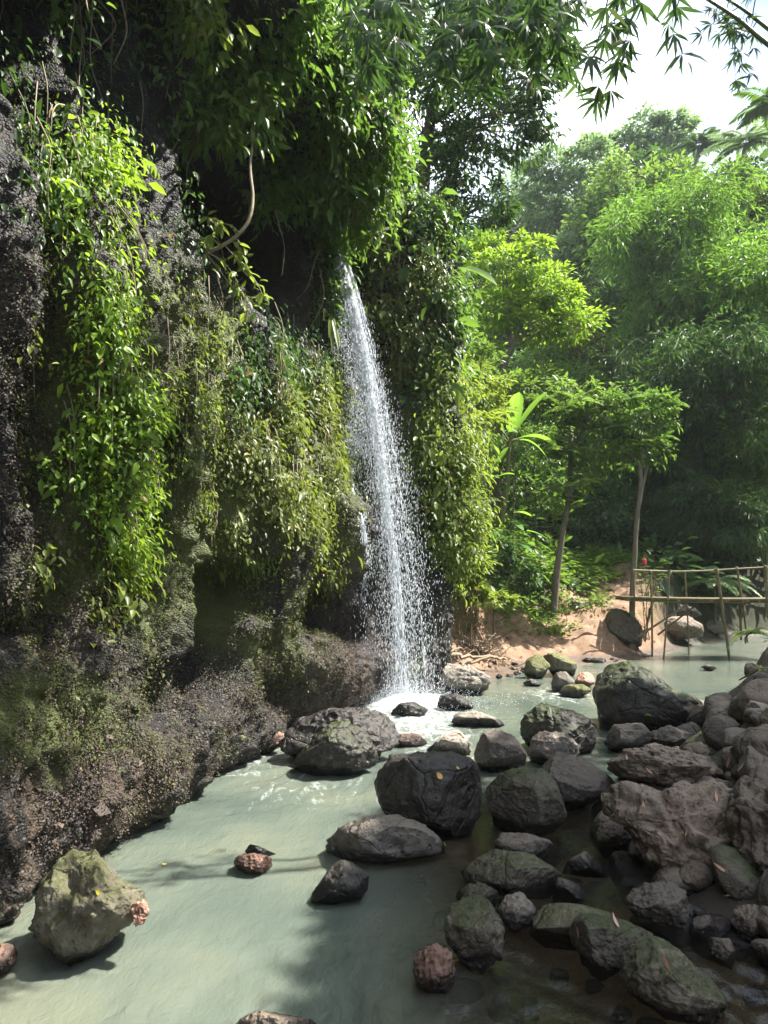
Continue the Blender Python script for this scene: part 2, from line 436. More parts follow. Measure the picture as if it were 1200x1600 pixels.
# ================================================================ river surface
wx = spaced(-7, 40, -3.6, 5.5, .035, 1.05); wy = spaced(-14, 40, 3.6, 19, .045, 1.05)
WX, WY = np.meshgrid(wx, wy, indexing='ij'); WX = WX.ravel(); WY = WY.ravel()
p = np.stack([WX, WY, np.zeros_like(WX)], -1)
fall = np.array((.30, 14.6))
df = np.hypot(WX-fall[0], WY-fall[1])
flow = np.stack([WX*1.6+.5*fbm(p*.5, 2), WY*.8+.5*fbm(p*.5+31, 2), np.zeros_like(WX)], -1)
turb = .35+1.1*np.exp(-(df/2.6)**2)+.5*np.exp(-(((WX+.6)/1.5)**2+((WY-10.6)/2.2)**2))+1.3*np.exp(-(((WX-1.6)/2.6)**2+((WY-4.2)/.9)**2))
calm = 1-.75*sstep(4.5, 6.5, WX)*sstep(15, 17, WY)
WZ = (.020*fbm(flow*1.5, 2)+.010*ridged(flow*3.6, 2)+.004*fbm(flow*10, 2)*np.clip(turb-.6, 0, 1)+(.010*fbm(flow*5+9, 2)+.012*vnoise(flow*np.array((7.5, 9, 1))+3))*np.clip(1.25*np.exp(-(((WX-1.5)/1.5)**2+((WY-4.15)/.55)**2)*np.where(WY > 4.15, 1, .2)), 0, 1)+.0025*ridged(flow*9+4, 2)*np.clip(turb, 0, 1))*turb*calm
WZ = WZ*sstep(30, 22, np.hypot(WX, WY))
# foam: churned water round the fall, riffle at the cliff foot, streaks below the paired boulders
foam = .85*np.exp(-(df/.85)**2)+.38*np.exp(-((WX-.6)/1.1)**2-((WY-12.6)/1.9)**2)
foam += .28*np.exp(-((WX+1.7-(WY-11)*.1)/.42)**2-((WY-10.4)/1.2)**2)
foam += .2*np.exp(-((WX+.9)/.8)**2-((WY-9.0)/1.0)**2)+.5*np.exp(-((WX-.7)/.35)**2-((WY-9.4)/1.2)**2)
foam += .30*np.exp(-((WX-3.5)/1.2)**2-((WY-15.2)/1.2)**2)
foam += .24
clear = sstep(-.4, 1.0, WX-.35*(6.5-WY)*0+0*WY)*sstep(9.5, 7.8, WY)
def water_mat():
    t = NT('water')
    fo = t.attr('foam'); cl = t.attr('clear')
    st = t.noise(3.4, 6, .68, stretch=(1.9, .8, 1), dist=1.2)
    st2 = t.noise(19, 3, .6, stretch=(1.5, .9, 1), dist=.6)
    fm = t.math('ADD', t.math('MULTIPLY', fo, .62), t.math('MULTIPLY', st, .72))
    fm = t.math('ADD', fm, t.math('MULTIPLY', st2, .12))
    fm = t.ramp(fm, [(.70, 0.), (.95, 1.)])
    big = t.noise(.55, 3, .5)
    milk = t.ramp(big, [(.3, (.068, .090, .077)), (.5, (.108, .130, .106)), (.7, (.150, .158, .113))])
    c = t.mix(cl, milk, (.055, .050, .038))
    c = t.mix(t.math('MULTIPLY', fm, .9), c, (.68, .72, .72))
    w1 = t.noise(7, 4, .6, stretch=(1.7, .85, 1), dist=.5); w2 = t.noise(26, 3, .6, stretch=(1.5, .9, 1))
    hh = t.math('ADD', t.math('MULTIPLY', w1, .7), t.math('MULTIPLY', w2, .22))
    nr = t.bump(hh, .5, .04)
    r = t.mix(fm, (.06,)*3, (.6,)*3)
    body = t.principled(Subsurface_Weight=1.0, Subsurface_Scale=.12, Subsurface_Radius=(1., 1., .7), Base_Color=c, Roughness=r, IOR=1.33, Normal=nr, Specular_IOR_Level=.5)
    glossy = t.n('ShaderNodeBsdfGlossy', Roughness=.05, Normal=nr); tr = t.n('ShaderNodeBsdfTransparent')
    tr.inputs[0].default_value = (.82, .76, .60, 1)
    fr = t.n('ShaderNodeFresnel', IOR=1.33, Normal=nr)
    thin = t.n('ShaderNodeMixShader'); t.set(thin, 0, fr.outputs[0]); t.t.links.new(tr.outputs[0], thin.inputs[1]); t.t.links.new(glossy.outputs[0], thin.inputs[2])
    m = t.n('ShaderNodeMixShader')
    t.set(m, 0, t.math('MULTIPLY', t.math('SUBTRACT', cl, fm), .8)); t.t.links.new(body, m.inputs[1]); t.t.links.new(thin.outputs[0], m.inputs[2])
    return t.finish(m.outputs[0])
mesh_obj('river_water', np.stack([WX, WY, WZ], -1), grid_faces(len(wx), len(wy)), water_mat(), origin=(0, 0, 0), attrs={'foam': np.clip(foam, 0, 1.2), 'clear': clear}, kind='structure')

# ================================================================ cliff
CL = [(-5.2, -9), (-4.3, -3), (-3.6, 2.5), (-3.0, 5.6), (-2.62, 6.9), (-2.22, 8.45), (-1.98, 10.2), (-1.55, 11.8), (-.62, 14.3), (.35, 15.5), (1.1, 16.15), (1.32, 16.7), (1.0, 17.8), (-.2, 20), (-2.2, 23), (-6, 27)]
cl = curve(CL, 4000)
seg = np.linalg.norm(np.diff(cl, axis=0), axis=1); arc = np.concatenate([[0], np.cumsum(seg)])
# sample spacing: 2.6 cm where the photo looks, coarse elsewhere
dens = np.where((cl[:, 1] > 3.6) & (cl[:, 1] < 17.6), 1/.027, 1/.12)
cum = np.concatenate([[0], np.cumsum(seg*.5*(dens[1:]+dens[:-1]))]); NU = int(cum[-1])
ua = np.interp(np.linspace(0, cum[-1], NU), cum, arc)
base = np.stack([np.interp(ua, arc, cl[:, 0]), np.interp(ua, arc, cl[:, 1])], -1)
tg = norm(np.gradient(base, axis=0))
# average the normal along the wall so that corners stay open
kk = np.exp(-np.linspace(-2, 2, 41)**2); kk /= kk.sum()
tg = norm(np.stack([np.convolve(np.pad(tg[:, i], 20, mode='edge'), kk, 'valid') for i in (0, 1)], -1))
nr2 = np.stack([tg[:, 1], -tg[:, 0]], -1)
vz = np.concatenate([np.arange(-.7, 9.6, .03), np.arange(9.6, 13.2, .12)]); NV = len(vz)
UU = np.repeat(ua, NV); ZZ = np.tile(vz, NU)
BX = np.repeat(base[:, 0], NV); BY = np.repeat(base[:, 1], NV); NX = np.repeat(nr2[:, 0], NV); NY = np.repeat(nr2[:, 1], NV)
V0 = np.stack([BX, BY, ZZ], -1)
px0, py0 = proj(V0)
near = (BY > 3) & (BY < 17)
def gb(cx, cy, rx, ry): return np.where(near, np.exp(-(((px0-cx)/rx)**2+((py0-cy)/ry)**2)), 0)
off = np.zeros(len(V0))
off += .28*fbm(np.stack([UU*.55, ZZ*.35, 0*UU], -1), 3)
off += .20*ridged(np.stack([UU*1.05, ZZ*.13, 0*UU+5], -1), 3)*sstep(.6, 2.2, ZZ)
off += .10*fbm(np.stack([UU*4.2, ZZ*.4, 0*UU+9], -1), 3)*sstep(.5, 2., ZZ)+.14*ridged(np.stack([UU*2.3, ZZ*.16, 0*UU+25], -1), 2)*sstep(.8, 2.2, ZZ)
# swollen foot of the wall
off += .12*np.exp(-((ZZ-.7)/1.0)**2)*(1-sstep(14.2, 15.2, BY))-.25*sstep(.35, -.2, ZZ)*(1-sstep(13, 14.5, BY))
# dark recess under the overhang
recess_shade = sstep(5.0, 6.6, ZZ-.10*(BY-8))*(1-sstep(12.6, 13.6, BY))
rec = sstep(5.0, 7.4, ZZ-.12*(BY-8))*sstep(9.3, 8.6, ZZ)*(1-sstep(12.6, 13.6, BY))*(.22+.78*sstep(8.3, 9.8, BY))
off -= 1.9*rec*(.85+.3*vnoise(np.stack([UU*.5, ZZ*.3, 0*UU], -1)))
off += .75*sstep(8.7, 9.4, ZZ)*(1-sstep(12.8, 14.0, BY))*sstep(8.0, 9.5, BY)
off -= .105*np.clip(ZZ-.5, 0, 9.5)*sstep(12.9, 13.9, BY)*(1-.75*sstep(15.0, 16.0, BY))
# niches and noses seen in the photo
for cx, cy, rx, ry, a in ((487, 945, 55, 44, -2.2), (525, 985, 34, 42, -.9), (306, 1010, 34, 95, -1.7), (340, 920, 34, 50, -.9), (10, 985, 50, 30, -.35), (410, 1090, 40, 40, -.4), (565, 910, 14, 45, -.35), (215, 800, 30, 120, -.25), (420, 760, 26, 160, -.15),
                          (470, 815, 60, 62, .55), (530, 870, 26, 45, .25), (400, 860, 30, 60, .2), (470, 1045, 65, 48, .42), (225, 1090, 40, 60, -.45), (395, 1040, 30, 60, -.5), (560, 1040, 40, 40, .3), (160, 700, 60, 160, .28), (85, 830, 45, 60, .15),
                          (222, 460, 20, 240, -.25), (640, 900, 40, 150, -.2), (660, 760, 30, 200, .25), (575, 420, 20, 60, -.2)):
    off += a*(gb(cx, cy, rx, ry) if a > -.6 else np.where(near, np.exp(-np.minimum(30, (((px0-cx)/rx)**2+((py0-cy)/ry)**2)**3)), 0))
p3 = np.stack([UU, ZZ, off*1.5], -1)
rough3 = .075*fbm(p3*1.9, 3, .55)+.055*ridged(p3*np.array((3.2, 1.9, 3.)), 3)+.034*fbm(p3*9, 3, .6)+.016*vnoise(p3*31)+.011*vnoise(p3*60)
fallzone = sstep(13.6, 14.2, BY)*(1-sstep(15.6, 16.1, BY))
off += rough3*(1-.3*fallzone)
zo = 2.62+.79*BY
off += 1.35*sstep(zo, zo+.45, ZZ)*sstep(3, 5, BY)*(1-sstep(8.3, 9.6, BY))
lean = -.10*np.clip(ZZ-1, 0, 5)*(1-sstep(12.5, 14, BY))*.25
ktop = 1-.72*sstep(13.0, 14.3, BY)
ZT = np.where(ZZ > 9.0, 9.0+(ZZ-9.0)*ktop, ZZ)
CV = np.stack([BX+NX*(off+lean), BY+NY*(off+lean), ZT+.02*fbm(p3*6+50, 2)], -1)
cpx, cpy = proj(CV)
def cb(cx, cy, rx, ry): return np.where(near, np.exp(-(((cpx-cx)/rx)**2+((cpy-cy)/ry)**2)), 0)
green = np.clip(.6*cb(260, 720, 85, 300)+.5*cb(340, 600, 60, 220)+.3*cb(60, 1000, 80, 200)+.50*cb(155, 640, 80, 260)+.45*cb(340, 720, 45, 240)+.75*cb(470, 760, 95, 130)+.35*cb(440, 1020, 70, 60)+.65*cb(110, 1120, 100, 60)+.4*cb(320, 870, 60, 90)+.55*cb(660, 720, 50, 250)+.4*cb(90, 920, 80, 60)+.35*cb(240, 760, 40, 200), 0, 1)
green = np.clip(green+.28*fbm(p3*1.5+7, 3)*(green > .08), 0, 1)
dark = np.clip(recess_shade*1.1, 0, 1)  # shade under the overhang, painted into the colour of the black rock
mauve = np.clip(fallzone*sstep(7.5, 5, ZZ)*1.0+.3*cb(260, 700, 40, 250), 0, 1)
brown = np.clip(.9*cb(60, 1290, 170, 130)+.75*cb(530, 960, 60, 130)+.5*cb(240, 1230, 110, 70)+.5*cb(80, 990, 90, 90)+.6*cb(560, 1040, 45, 50), 0, 1)
def cliff_mat():
    t = NT('cliff_rock')
    g, b, mv = t.attr('green'), t.attr('brown'), t.attr('mauve')
    n1 = t.noise(1.6, 6, .65, stretch=(1, 1, .4)); n2 = t.noise(15, 5, .7); n3 = t.noise(70, 4, .7); v1 = t.voro(42, out='Color')
    streak = t.noise(4.5, 4, .6, stretch=(1, 1, .12))
    c = t.ramp(n1, [(.3, (.008, .007, .006)), (.5, (.023, .019, .015)), (.72, (.058, .047, .036))])
    bc = t.ramp(n2, [(.25, (.024, .016, .010)), (.5, (.078, .053, .034)), (.75, (.145, .104, .070))])
    c = t.mix(b, c, bc)
    c = t.mix(t.math('MULTIPLY', mv, .7), c, t.ramp(n2, [(.3, (.03, .025, .027)), (.7, (.095, .082, .085))]))
    c = t.mix(t.ramp(streak, [(.43, .95), (.55, 0.)]), c, (.009, .008, .007))
    sp = t.n('ShaderNodeSeparateColor', Color=v1).outputs[0]
    c = t.mix(t.ramp(sp, [(.86, 0.), (.95, .4)]), c, (.24, .21, .175))
    c = t.mix(t.ramp(sp, [(.0, .7), (.3, 0.)]), c, (.018, .014, .012))
    gm = t.math('ADD', t.math('MULTIPLY', g, .85), t.math('MULTIPLY', n2, .5))
    gm = t.ramp(gm, [(.42, 0.), (.72, 1.)])
    gc = t.ramp(n3, [(.28, (.020, .032, .006)), (.5, (.075, .095, .018)), (.75, (.15, .16, .035))])
    c = t.mix(t.math('MULTIPLY', gm, .85), c, gc)
    c = t.mix(t.math('MULTIPLY', t.attr('dark'), .85), c, (.009, .008, .008))  # blackens the rock by the painted overhang shade
    h = t.math('ADD', t.math('MULTIPLY', n2, .45), t.math('MULTIPLY', n3, .5))
    nr = t.bump(h, 1.0, .035); nr = t.bump(t.voro(48), .8, .02, nr)
    r = t.ramp(n3, [(.35, .34), (.65, .8)])
    return t.finish(t.principled(Base_Color=c, Roughness=r, Normal=nr, Specular_IOR_Level=.38))
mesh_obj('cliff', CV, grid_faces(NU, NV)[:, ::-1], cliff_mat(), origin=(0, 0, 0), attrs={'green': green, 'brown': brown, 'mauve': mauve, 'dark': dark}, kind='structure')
_e = np.array(CV).reshape(NU, NV, 3)
CN = np.cross(np.gradient(_e, axis=0), np.gradient(_e, axis=1)).reshape(-1, 3); CN = norm(CN)
_s = np.sign((CN[:, 0]*NX+CN[:, 1]*NY).mean()); CN = CN*_s
CAREA = np.linalg.norm(np.cross(np.gradient(_e, axis=0), np.gradient(_e, axis=1)).reshape(-1, 3), axis=1)
del _e
# ================================================================ boulders
def ico(sub):
    import bmesh
    bm = bmesh.new(); bmesh.ops.create_icosphere(bm, subdivisions=sub, radius=1)
    V = np.array([v.co[:] for v in bm.verts]); Fc = np.array([[v.index for v in f.verts] for f in bm.faces]); bm.free()
    return V, Fc
ICO = {k: ico(k) for k in (3, 4, 5, 6)}
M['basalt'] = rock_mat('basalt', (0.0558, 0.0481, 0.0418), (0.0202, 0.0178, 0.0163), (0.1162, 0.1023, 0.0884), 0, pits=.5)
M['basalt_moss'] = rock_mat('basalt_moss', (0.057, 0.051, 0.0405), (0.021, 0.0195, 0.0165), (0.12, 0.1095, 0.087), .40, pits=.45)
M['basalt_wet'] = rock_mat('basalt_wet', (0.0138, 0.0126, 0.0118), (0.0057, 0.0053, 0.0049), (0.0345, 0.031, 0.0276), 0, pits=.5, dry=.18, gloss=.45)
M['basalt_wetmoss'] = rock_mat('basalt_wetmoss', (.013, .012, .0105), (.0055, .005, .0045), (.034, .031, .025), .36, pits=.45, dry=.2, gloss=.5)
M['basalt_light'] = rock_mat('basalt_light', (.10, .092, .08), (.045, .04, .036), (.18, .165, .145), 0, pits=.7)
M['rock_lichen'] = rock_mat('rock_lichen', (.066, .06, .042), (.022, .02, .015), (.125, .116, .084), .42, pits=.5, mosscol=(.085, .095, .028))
M['rock_red'] = rock_mat('rock_red', (.27, .145, .105), (.13, .07, .05), (.36, .22, .165), 0, pits=.5)
M['rock_redbrown'] = rock_mat('rock_redbrown', (.085, .050, .038), (.035, .02, .016), (.14, .09, .07), 0, pits=.6)
M['conglomerate'] = rock_mat('conglomerate', (0.075, 0.0615, 0.0495), (0.0255, 0.021, 0.018), (0.1575, 0.1305, 0.105), 0, wet=True, pits=.7, bumpd=.05)
M['rock_mossbright'] = rock_mat('rock_mossbright', (.09, .085, .06), (.035, .032, .026), (.16, .15, .11), .85, mosscol=(.16, .17, .035))

def rock(name, label, poly, Y, mat, depth=.8, seed=0, sub=None, facets=12, cut=.82, rough=.06, lumps=0., down=.14, group=None, pit=None, fit=True, smooth=True, cat='rock'):
    """boulder whose outline follows poly (photo pixels) at distance Y, with its own thickness"""
    r = np.random.default_rng(seed+100)
    poly = np.array(poly, float)
    # stand the rock where the ground or the water meets the foot of its outline
    pb = poly[np.argmax(poly[:, 1])]; w_m = (poly[:, 0].max()-poly[:, 0].min())*Y/F
    if down > .1 and fit:
        Ys = np.linspace(Y*.72, Y*1.45, 240); q_ = np.array([P(poly[:, 0].mean(), pb[1], y_) for y_ in Ys])
        gg = np.maximum(ground_z(q_[:, 0], q_[:, 1], False), np.where(river_sd(q_[:, 0], q_[:, 1]) < .3, 0., -9))
        f_ = q_[:, 2]-gg; cr_ = np.nonzero(np.sign(f_[:-1]) != np.sign(f_[1:]))[0]
        if len(cr_): Y = Ys[cr_[np.argmin(np.abs(Ys[cr_]-Y))]]+.22*w_m*depth
    cpx_, cpy_ = (poly[:, 0].min()+poly[:, 0].max())/2, (poly[:, 1].min()+poly[:, 1].max())/2
    h = poly[:, 1].max()-poly[:, 1].min()
    if down:
        sel = poly[:, 1] > cpy_+.12*h
        poly[sel, 1] = cpy_+(poly[sel, 1]-cpy_)*(1+down)
        cpy_ = (poly[:, 1].min()+poly[:, 1].max())/2
    w_px = poly[:, 0].max()-poly[:, 0].min()
    sub = sub or (6 if w_px > 95 else 5 if w_px > 45 else 4)
    C = P(cpx_, cpy_, Y); v = norm(C-np.array((0, 0, CAM_H)))
    rt = norm(np.cross(v, (0, 0, 1.))); up = np.cross(rt, v)
    sc = np.linalg.norm(C-np.array((0, 0, CAM_H)))/F
    d = poly-np.array((cpx_, cpy_)); d[:, 1] *= -1
    # radius as a function of angle
    th = np.linspace(-np.pi, np.pi, 721); rad = np.zeros_like(th)
    dn = np.roll(d, -1, 0)
    for a, b in zip(d, dn):
        e = b-a
        den = np.cos(th)*e[1]-np.sin(th)*e[0]
        with np.errstate(divide='ignore', invalid='ignore'):
            tt = (a[0]*e[1]-a[1]*e[0])/den
            ss = (a[0]*np.sin(th)-a[1]*np.cos(th))/den
        ok = (tt > 0) & (ss >= -1e-6) & (ss <= 1+1e-6) & np.isfinite(tt)
        rad = np.where(ok, np.maximum(rad, tt), rad)
    kk_ = np.ones(9)/9
    rad = np.convolve(np.pad(rad, 4, mode='wrap'), kk_, 'valid')*1.02
    D, Fc = ICO[sub]
    ang = np.arctan2(D[:, 1], D[:, 0]); s = np.hypot(D[:, 0], D[:, 1])
    R = np.interp(ang, th, rad)
    s2 = s**.75
    ex = .5*w_px*depth
    Q = np.stack([np.cos(ang)*R*s2, np.sin(ang)*R*s2, np.sign(D[:, 2])*np.abs(D[:, 2])**.85*ex], -1)
    size = .5*(w_px+h)*.5
    # broken faces, then chipped corners
    for k in range(26):
        n_ = norm(r.normal(size=3)); pr = Q@n_; lim = pr.max()*r.uniform(.90, .985)
        Q = Q-np.maximum(pr-lim, 0)[:, None]*n_*.9
    for k in range(facets):
        n_ = norm(r.normal(size=3)); 
        if abs(n_[2]) < .35: n_ = norm(n_+np.array((0, 0, .7*np.sign(n_[2]))))
        pr = Q@n_; lim = pr.max()*r.uniform(cut-.14, cut+.08)
        Q = Q-np.maximum(pr-lim, 0)[:, None]*n_*.95
    U = Q/size; o_ = r.uniform(0, 100, 3)
    nr_ = norm(Q)
    amp = rough*(fbm(U*1.5+o_, 3)*.45)+rough*.62*ridged(U*3.1+o_, 3)+rough*.42*fbm(U*8+o_, 4, .62)
    if lumps:
        # cobbles set in the mass: cellular bumps
        ncp = 260; cpts = U[r.integers(0, len(U), ncp)]+r.normal(0, .03, (ncp, 3)); rc = r.uniform(.06, .19, ncp); hc = r.uniform(.3, 1, ncp)
        bump_ = np.concatenate([(np.sqrt(np.maximum(0, 1-((u_[:, None]-cpts[None])**2).sum(-1)/rc**2))*rc*hc).max(1) for u_ in np.array_split(U, 60)])
        amp = amp+lumps*7*bump_-lumps*.4
    if pit is not None:
        for (qx, qy, qr, qa) in pit:
            c2 = np.array((qx-cpx_, -(qy-cpy_)))
            dd = np.hypot(Q[:, 0]-c2[0], Q[:, 1]-c2[1])/qr
            amp = amp-(qa/size)*np.exp(-dd**2)*(Q[:, 2] > -.2*ex)*-1*-1
    Q = Q+nr_*(amp*size)[:, None]
    x0, x1, y0, y1 = poly[:, 0].min(), poly[:, 0].max(), poly[:, 1].min(), poly[:, 1].max()
    for it in range(3):
        V = C+(rt*Q[:, :1]+up*Q[:, 1:2]-v*Q[:, 2:3])*sc
        a_, b_ = proj(V)
        kx_, ky_ = (x1-x0)/(a_.max()-a_.min()), (y1-y0)/(b_.max()-b_.min())
        Q[:, 0] = Q[:, 0]*kx_; Q[:, 1] = Q[:, 1]*ky_
        V = C+(rt*Q[:, :1]+up*Q[:, 1:2]-v*Q[:, 2:3])*sc; a_, b_ = proj(V)
        Q[:, 0] += (x0+x1)/2-(a_.max()+a_.min())/2; Q[:, 1] -= (y0+y1)/2-(b_.max()+b_.min())/2
    V = C+(rt*Q[:, :1]+up*Q[:, 1:2]-v*Q[:, 2:3])*sc
    cx3, cy3, cz3 = V.mean(0); g3 = min(0., float(ground_z(np.array([cx3]), np.array([cy3]))[0]))if river_sd(np.array([cx3]), np.array([cy3]))[0] < .1 else float(ground_z(np.array([cx3]), np.array([cy3]))[0])
    zl = V[:, 2].min()
    if False:
        k_ = (cz3-g3+.1)/(cz3-zl); lo = V[:, 2] < cz3
        V[lo, 2] = cz3+(V[lo, 2]-cz3)*k_
    return mesh_obj(name, V, Fc, M[mat], label=label, cat=cat, group=group, smooth=smooth)

# --- in the stream
rock('boulder', 'big dark flat-topped boulder in midstream with yellow leaves on it', [(590, 1200), (600, 1180), (640, 1173), (700, 1174), (735, 1181), (749, 1196), (753, 1235), (750, 1270), (730, 1299), (690, 1306), (650, 1293), (600, 1268), (584, 1245)], 7.7, 'basalt_wet', .85, 1, facets=8, rough=.045, cut=.88)
rock('boulder', 'pale grey pitted low boulder in front of the flat-topped one', [(508, 1325), (535, 1292), (575, 1274), (620, 1272), (660, 1288), (692, 1315), (697, 1330), (650, 1340), (600, 1347), (535, 1340)], 6.7, 'basalt_light', .8, 2, rough=.05, facets=5)
rock('boulder', 'small dark pyramid rock standing alone in green water', [(485, 1405), (505, 1375), (525, 1343), (545, 1345), (570, 1370), (577, 1392), (560, 1404), (520, 1410)], 5.85, 'basalt_wet', .8, 3, rough=.06)
rock('boulder', 'rusty red porous rock awash in the stream', [(365, 1345), (370, 1335), (400, 1332), (422, 1340), (426, 1353), (410, 1364), (375, 1362)], 6.35, 'rock_red', .8, 4, rough=.1, sub=5)
rock('boulder', 'thin dark stone just breaking the water behind red rock', [(383, 1329), (390, 1319), (402, 1322), (432, 1334), (430, 1338), (395, 1336)], 6.75, 'basalt', .9, 5, down=.5)
rock('boulder', 'large mossy olive boulder with hollow dark flank near the cliff foot', [(43, 1440), (55, 1370), (82, 1338), (112, 1326), (140, 1334), (160, 1360), (178, 1386), (215, 1405), (232, 1430), (218, 1448), (180, 1460), (140, 1490), (100, 1500), (60, 1470)], 5.25, 'rock_lichen', .8, 16, rough=.07, cut=.88, facets=7, pit=[(90, 1378, 26, 34), (75, 1425, 20, 22), (112, 1462, 24, 16)])
rock('boulder', 'reddish crumbling stone at the foot of mossy olive boulder', [(203, 1416), (214, 1405), (226, 1414), (234, 1429), (222, 1446), (207, 1446)], 5.05, 'rock_red', .7, 7, rough=.12, sub=5, fit=False)
rock('boulder', 'smooth pinkish rock cut by the frame beside mossy olive boulder', [(-40, 1480), (0, 1474), (15, 1478), (28, 1495), (22, 1515), (0, 1527), (-40, 1530)], 4.8, 'rock_redbrown', .8, 8, rough=.04)
rock('boulder', 'long dark boulder behind its rounder twin below the fall', [(435, 1170), (445, 1145), (470, 1120), (520, 1104), (560, 1104), (600, 1115), (624, 1130), (626, 1146), (612, 1162), (590, 1178), (500, 1192), (438, 1187)], 10.3, 'basalt_wet', .7, 9, rough=.07)
rock('boulder', 'rounded dark boulder with olive crown in front of its longer twin', [(452, 1200), (470, 1178), (495, 1150), (520, 1128), (548, 1125), (575, 1145), (590, 1175), (592, 1195), (550, 1209), (500, 1211)], 9.5, 'basalt_wetmoss', .7, 10, rough=.07, cut=.9)
rock('boulder', 'low dark rock in white foam at the foot of the waterfall', [(610, 1114), (622, 1099), (645, 1096), (670, 1110), (650, 1118), (625, 1119)], 13.0, 'basalt_wet', .9, 11, down=.3)
rock('boulder', 'small dark wet rock just right of the fall foam', [(683, 1106), (690, 1086), (712, 1083), (740, 1100), (730, 1110), (700, 1111)], 13.6, 'basalt_wet', .9, 12, down=.3)
rock('boulder', 'flat grey slab rock lying in the pool right of foam', [(704, 1130), (713, 1115), (740, 1110), (770, 1119), (789, 1130), (750, 1135)], 12.1, 'basalt_light', .9, 13, down=.3)
rock('boulder', 'low brown stone awash between paired dark boulders and pale spiky rock', [(605, 1163), (625, 1148), (650, 1145), (668, 1160), (640, 1166)], 10.8, 'rock_redbrown', .9, 14, down=.4)
rock('boulder', 'pale grey spiky rock in white water behind flat-topped boulder', [(666, 1176), (690, 1157), (718, 1141), (733, 1158), (736, 1180)], 10.0, 'basalt_light', .8, 15, rough=.09)
rock('boulder', 'grey split boulder with sharp ridge beside the pale spiky rock', [(740, 1172), (758, 1149), (785, 1138), (805, 1150), (823, 1175), (821, 1196), (775, 1210), (752, 1197)], 9.3, 'basalt', .8, 116, rough=.05, cut=.76)
rock('boulder', 'dark humped boulder with mossy crest at the pool edge', [(812, 1147), (824, 1116), (848, 1097), (880, 1103), (925, 1124), (933, 1150), (920, 1168), (840, 1175), (820, 1163)], 10.6, 'basalt_wetmoss', .8, 17, rough=.06)
rock('boulder', 'largest dark block on right bank with green mossy left face', [(925, 1122), (926, 1056), (940, 1041), (985, 1033), (1010, 1044), (1040, 1070), (1092, 1090), (1102, 1112), (1060, 1132), (990, 1143), (938, 1140)], 12.2, 'basalt_wetmoss', .75, 18, rough=.05, facets=6, cut=.86)
rock('boulder', 'angular slab-faced dark rock above black hollow on right bank', [(845, 1195), (850, 1180), (880, 1174), (930, 1188), (962, 1214), (955, 1230), (910, 1257), (875, 1264), (858, 1238)], 8.8, 'basalt', .8, 19, rough=.04, cut=.78)
rock('boulder', 'blocky dark green-grey boulder right of flat-topped boulder', [(758, 1230), (765, 1210), (800, 1200), (850, 1199), (871, 1222), (886, 1270), (881, 1288), (820, 1303), (774, 1300), (762, 1265)], 7.7, 'basalt_moss', .8, 20, rough=.045, cut=.82)
rock('boulder', 'lumpy dark rock wedged below the humped mossy-crested boulder', [(822, 1185), (830, 1157), (850, 1141), (880, 1142), (902, 1163), (906, 1184), (850, 1198)], 9.4, 'basalt', .8, 21, rough=.1)
rock('boulder', 'small upright stone behind the low mossy slab', [(772, 1325), (780, 1302), (820, 1300), (855, 1310), (864, 1342), (800, 1348)], 6.75, 'basalt', .8, 22)
rock('boulder', 'low mossy slab boulder with green top in dark shallows', [(720, 1370), (745, 1345), (775, 1326), (830, 1330), (870, 1360), (882, 1387), (850, 1401), (790, 1401), (724, 1381)], 6.25, 'basalt_moss', .9, 23, rough=.06, cut=.8)
rock('boulder', 'small grey wedge stone at right end of the low mossy slab', [(862, 1397), (873, 1371), (905, 1379), (916, 1395), (905, 1409), (875, 1406)], 6.0, 'basalt', .9, 24)
rock('boulder', 'tall mossy knobbly rock standing in the dark shallows', [(694, 1452), (705, 1421), (730, 1398), (752, 1402), (777, 1430), (789, 1455), (786, 1500), (765, 1516), (735, 1511), (700, 1482)], 5.15, 'basalt_moss', .85, 25, rough=.09)
rock('boulder', 'mossy cap stone behind the tall knobbly rock', [(712, 1400), (722, 1383), (748, 1377), (775, 1390), (783, 1417), (755, 1425), (725, 1420)], 5.55, 'basalt_moss', .8, 26, rough=.09)
rock('boulder', 'crumbly red-brown lump rock in rippled water', [(644, 1502), (655, 1479), (680, 1473), (705, 1485), (714, 1520), (705, 1546), (675, 1553), (653, 1538)], 4.65, 'rock_redbrown', .85, 27, rough=.13, sub=5)
rock('boulder', 'pale grey rock full of holes beside tall knobbly rock', [(777, 1427), (790, 1401), (815, 1393), (838, 1418), (836, 1441), (800, 1454)], 5.55, 'basalt_light', .8, 28, rough=.09)
rock('boulder', 'flat-faced olive-grey block behind the dark tilted wedge', [(827, 1467), (835, 1430), (860, 1413), (900, 1410), (955, 1420), (962, 1450), (910, 1482), (850, 1482)], 5.4, 'rock_lichen', .8, 29, rough=.04, cut=.78)
rock('boulder', 'dark tilted wedge boulder with tan litter on its top', [(889, 1450), (895, 1430), (920, 1425), (970, 1428), (1021, 1445), (1021, 1460), (990, 1490), (950, 1516), (925, 1527), (900, 1492)], 5.0, 'basalt_moss', .8, 30, rough=.04, cut=.8)
rock('boulder', 'big rough dark boulder nearest the camera with pink leaf on it', [(966, 1542), (985, 1490), (1010, 1462), (1040, 1474), (1080, 1508), (1122, 1550), (1137, 1577), (1110, 1597), (1040, 1594), (990, 1572)], 4.4, 'basalt_moss', .8, 31, rough=.07, cut=.86)
rock('boulder', 'grey blunt rock sheltering under the cobbled overhang', [(978, 1425), (984, 1392), (1010, 1380), (1050, 1377), (1077, 1390), (1079, 1430), (1052, 1463), (1005, 1447)], 5.45, 'basalt', .8, 32, rough=.07)
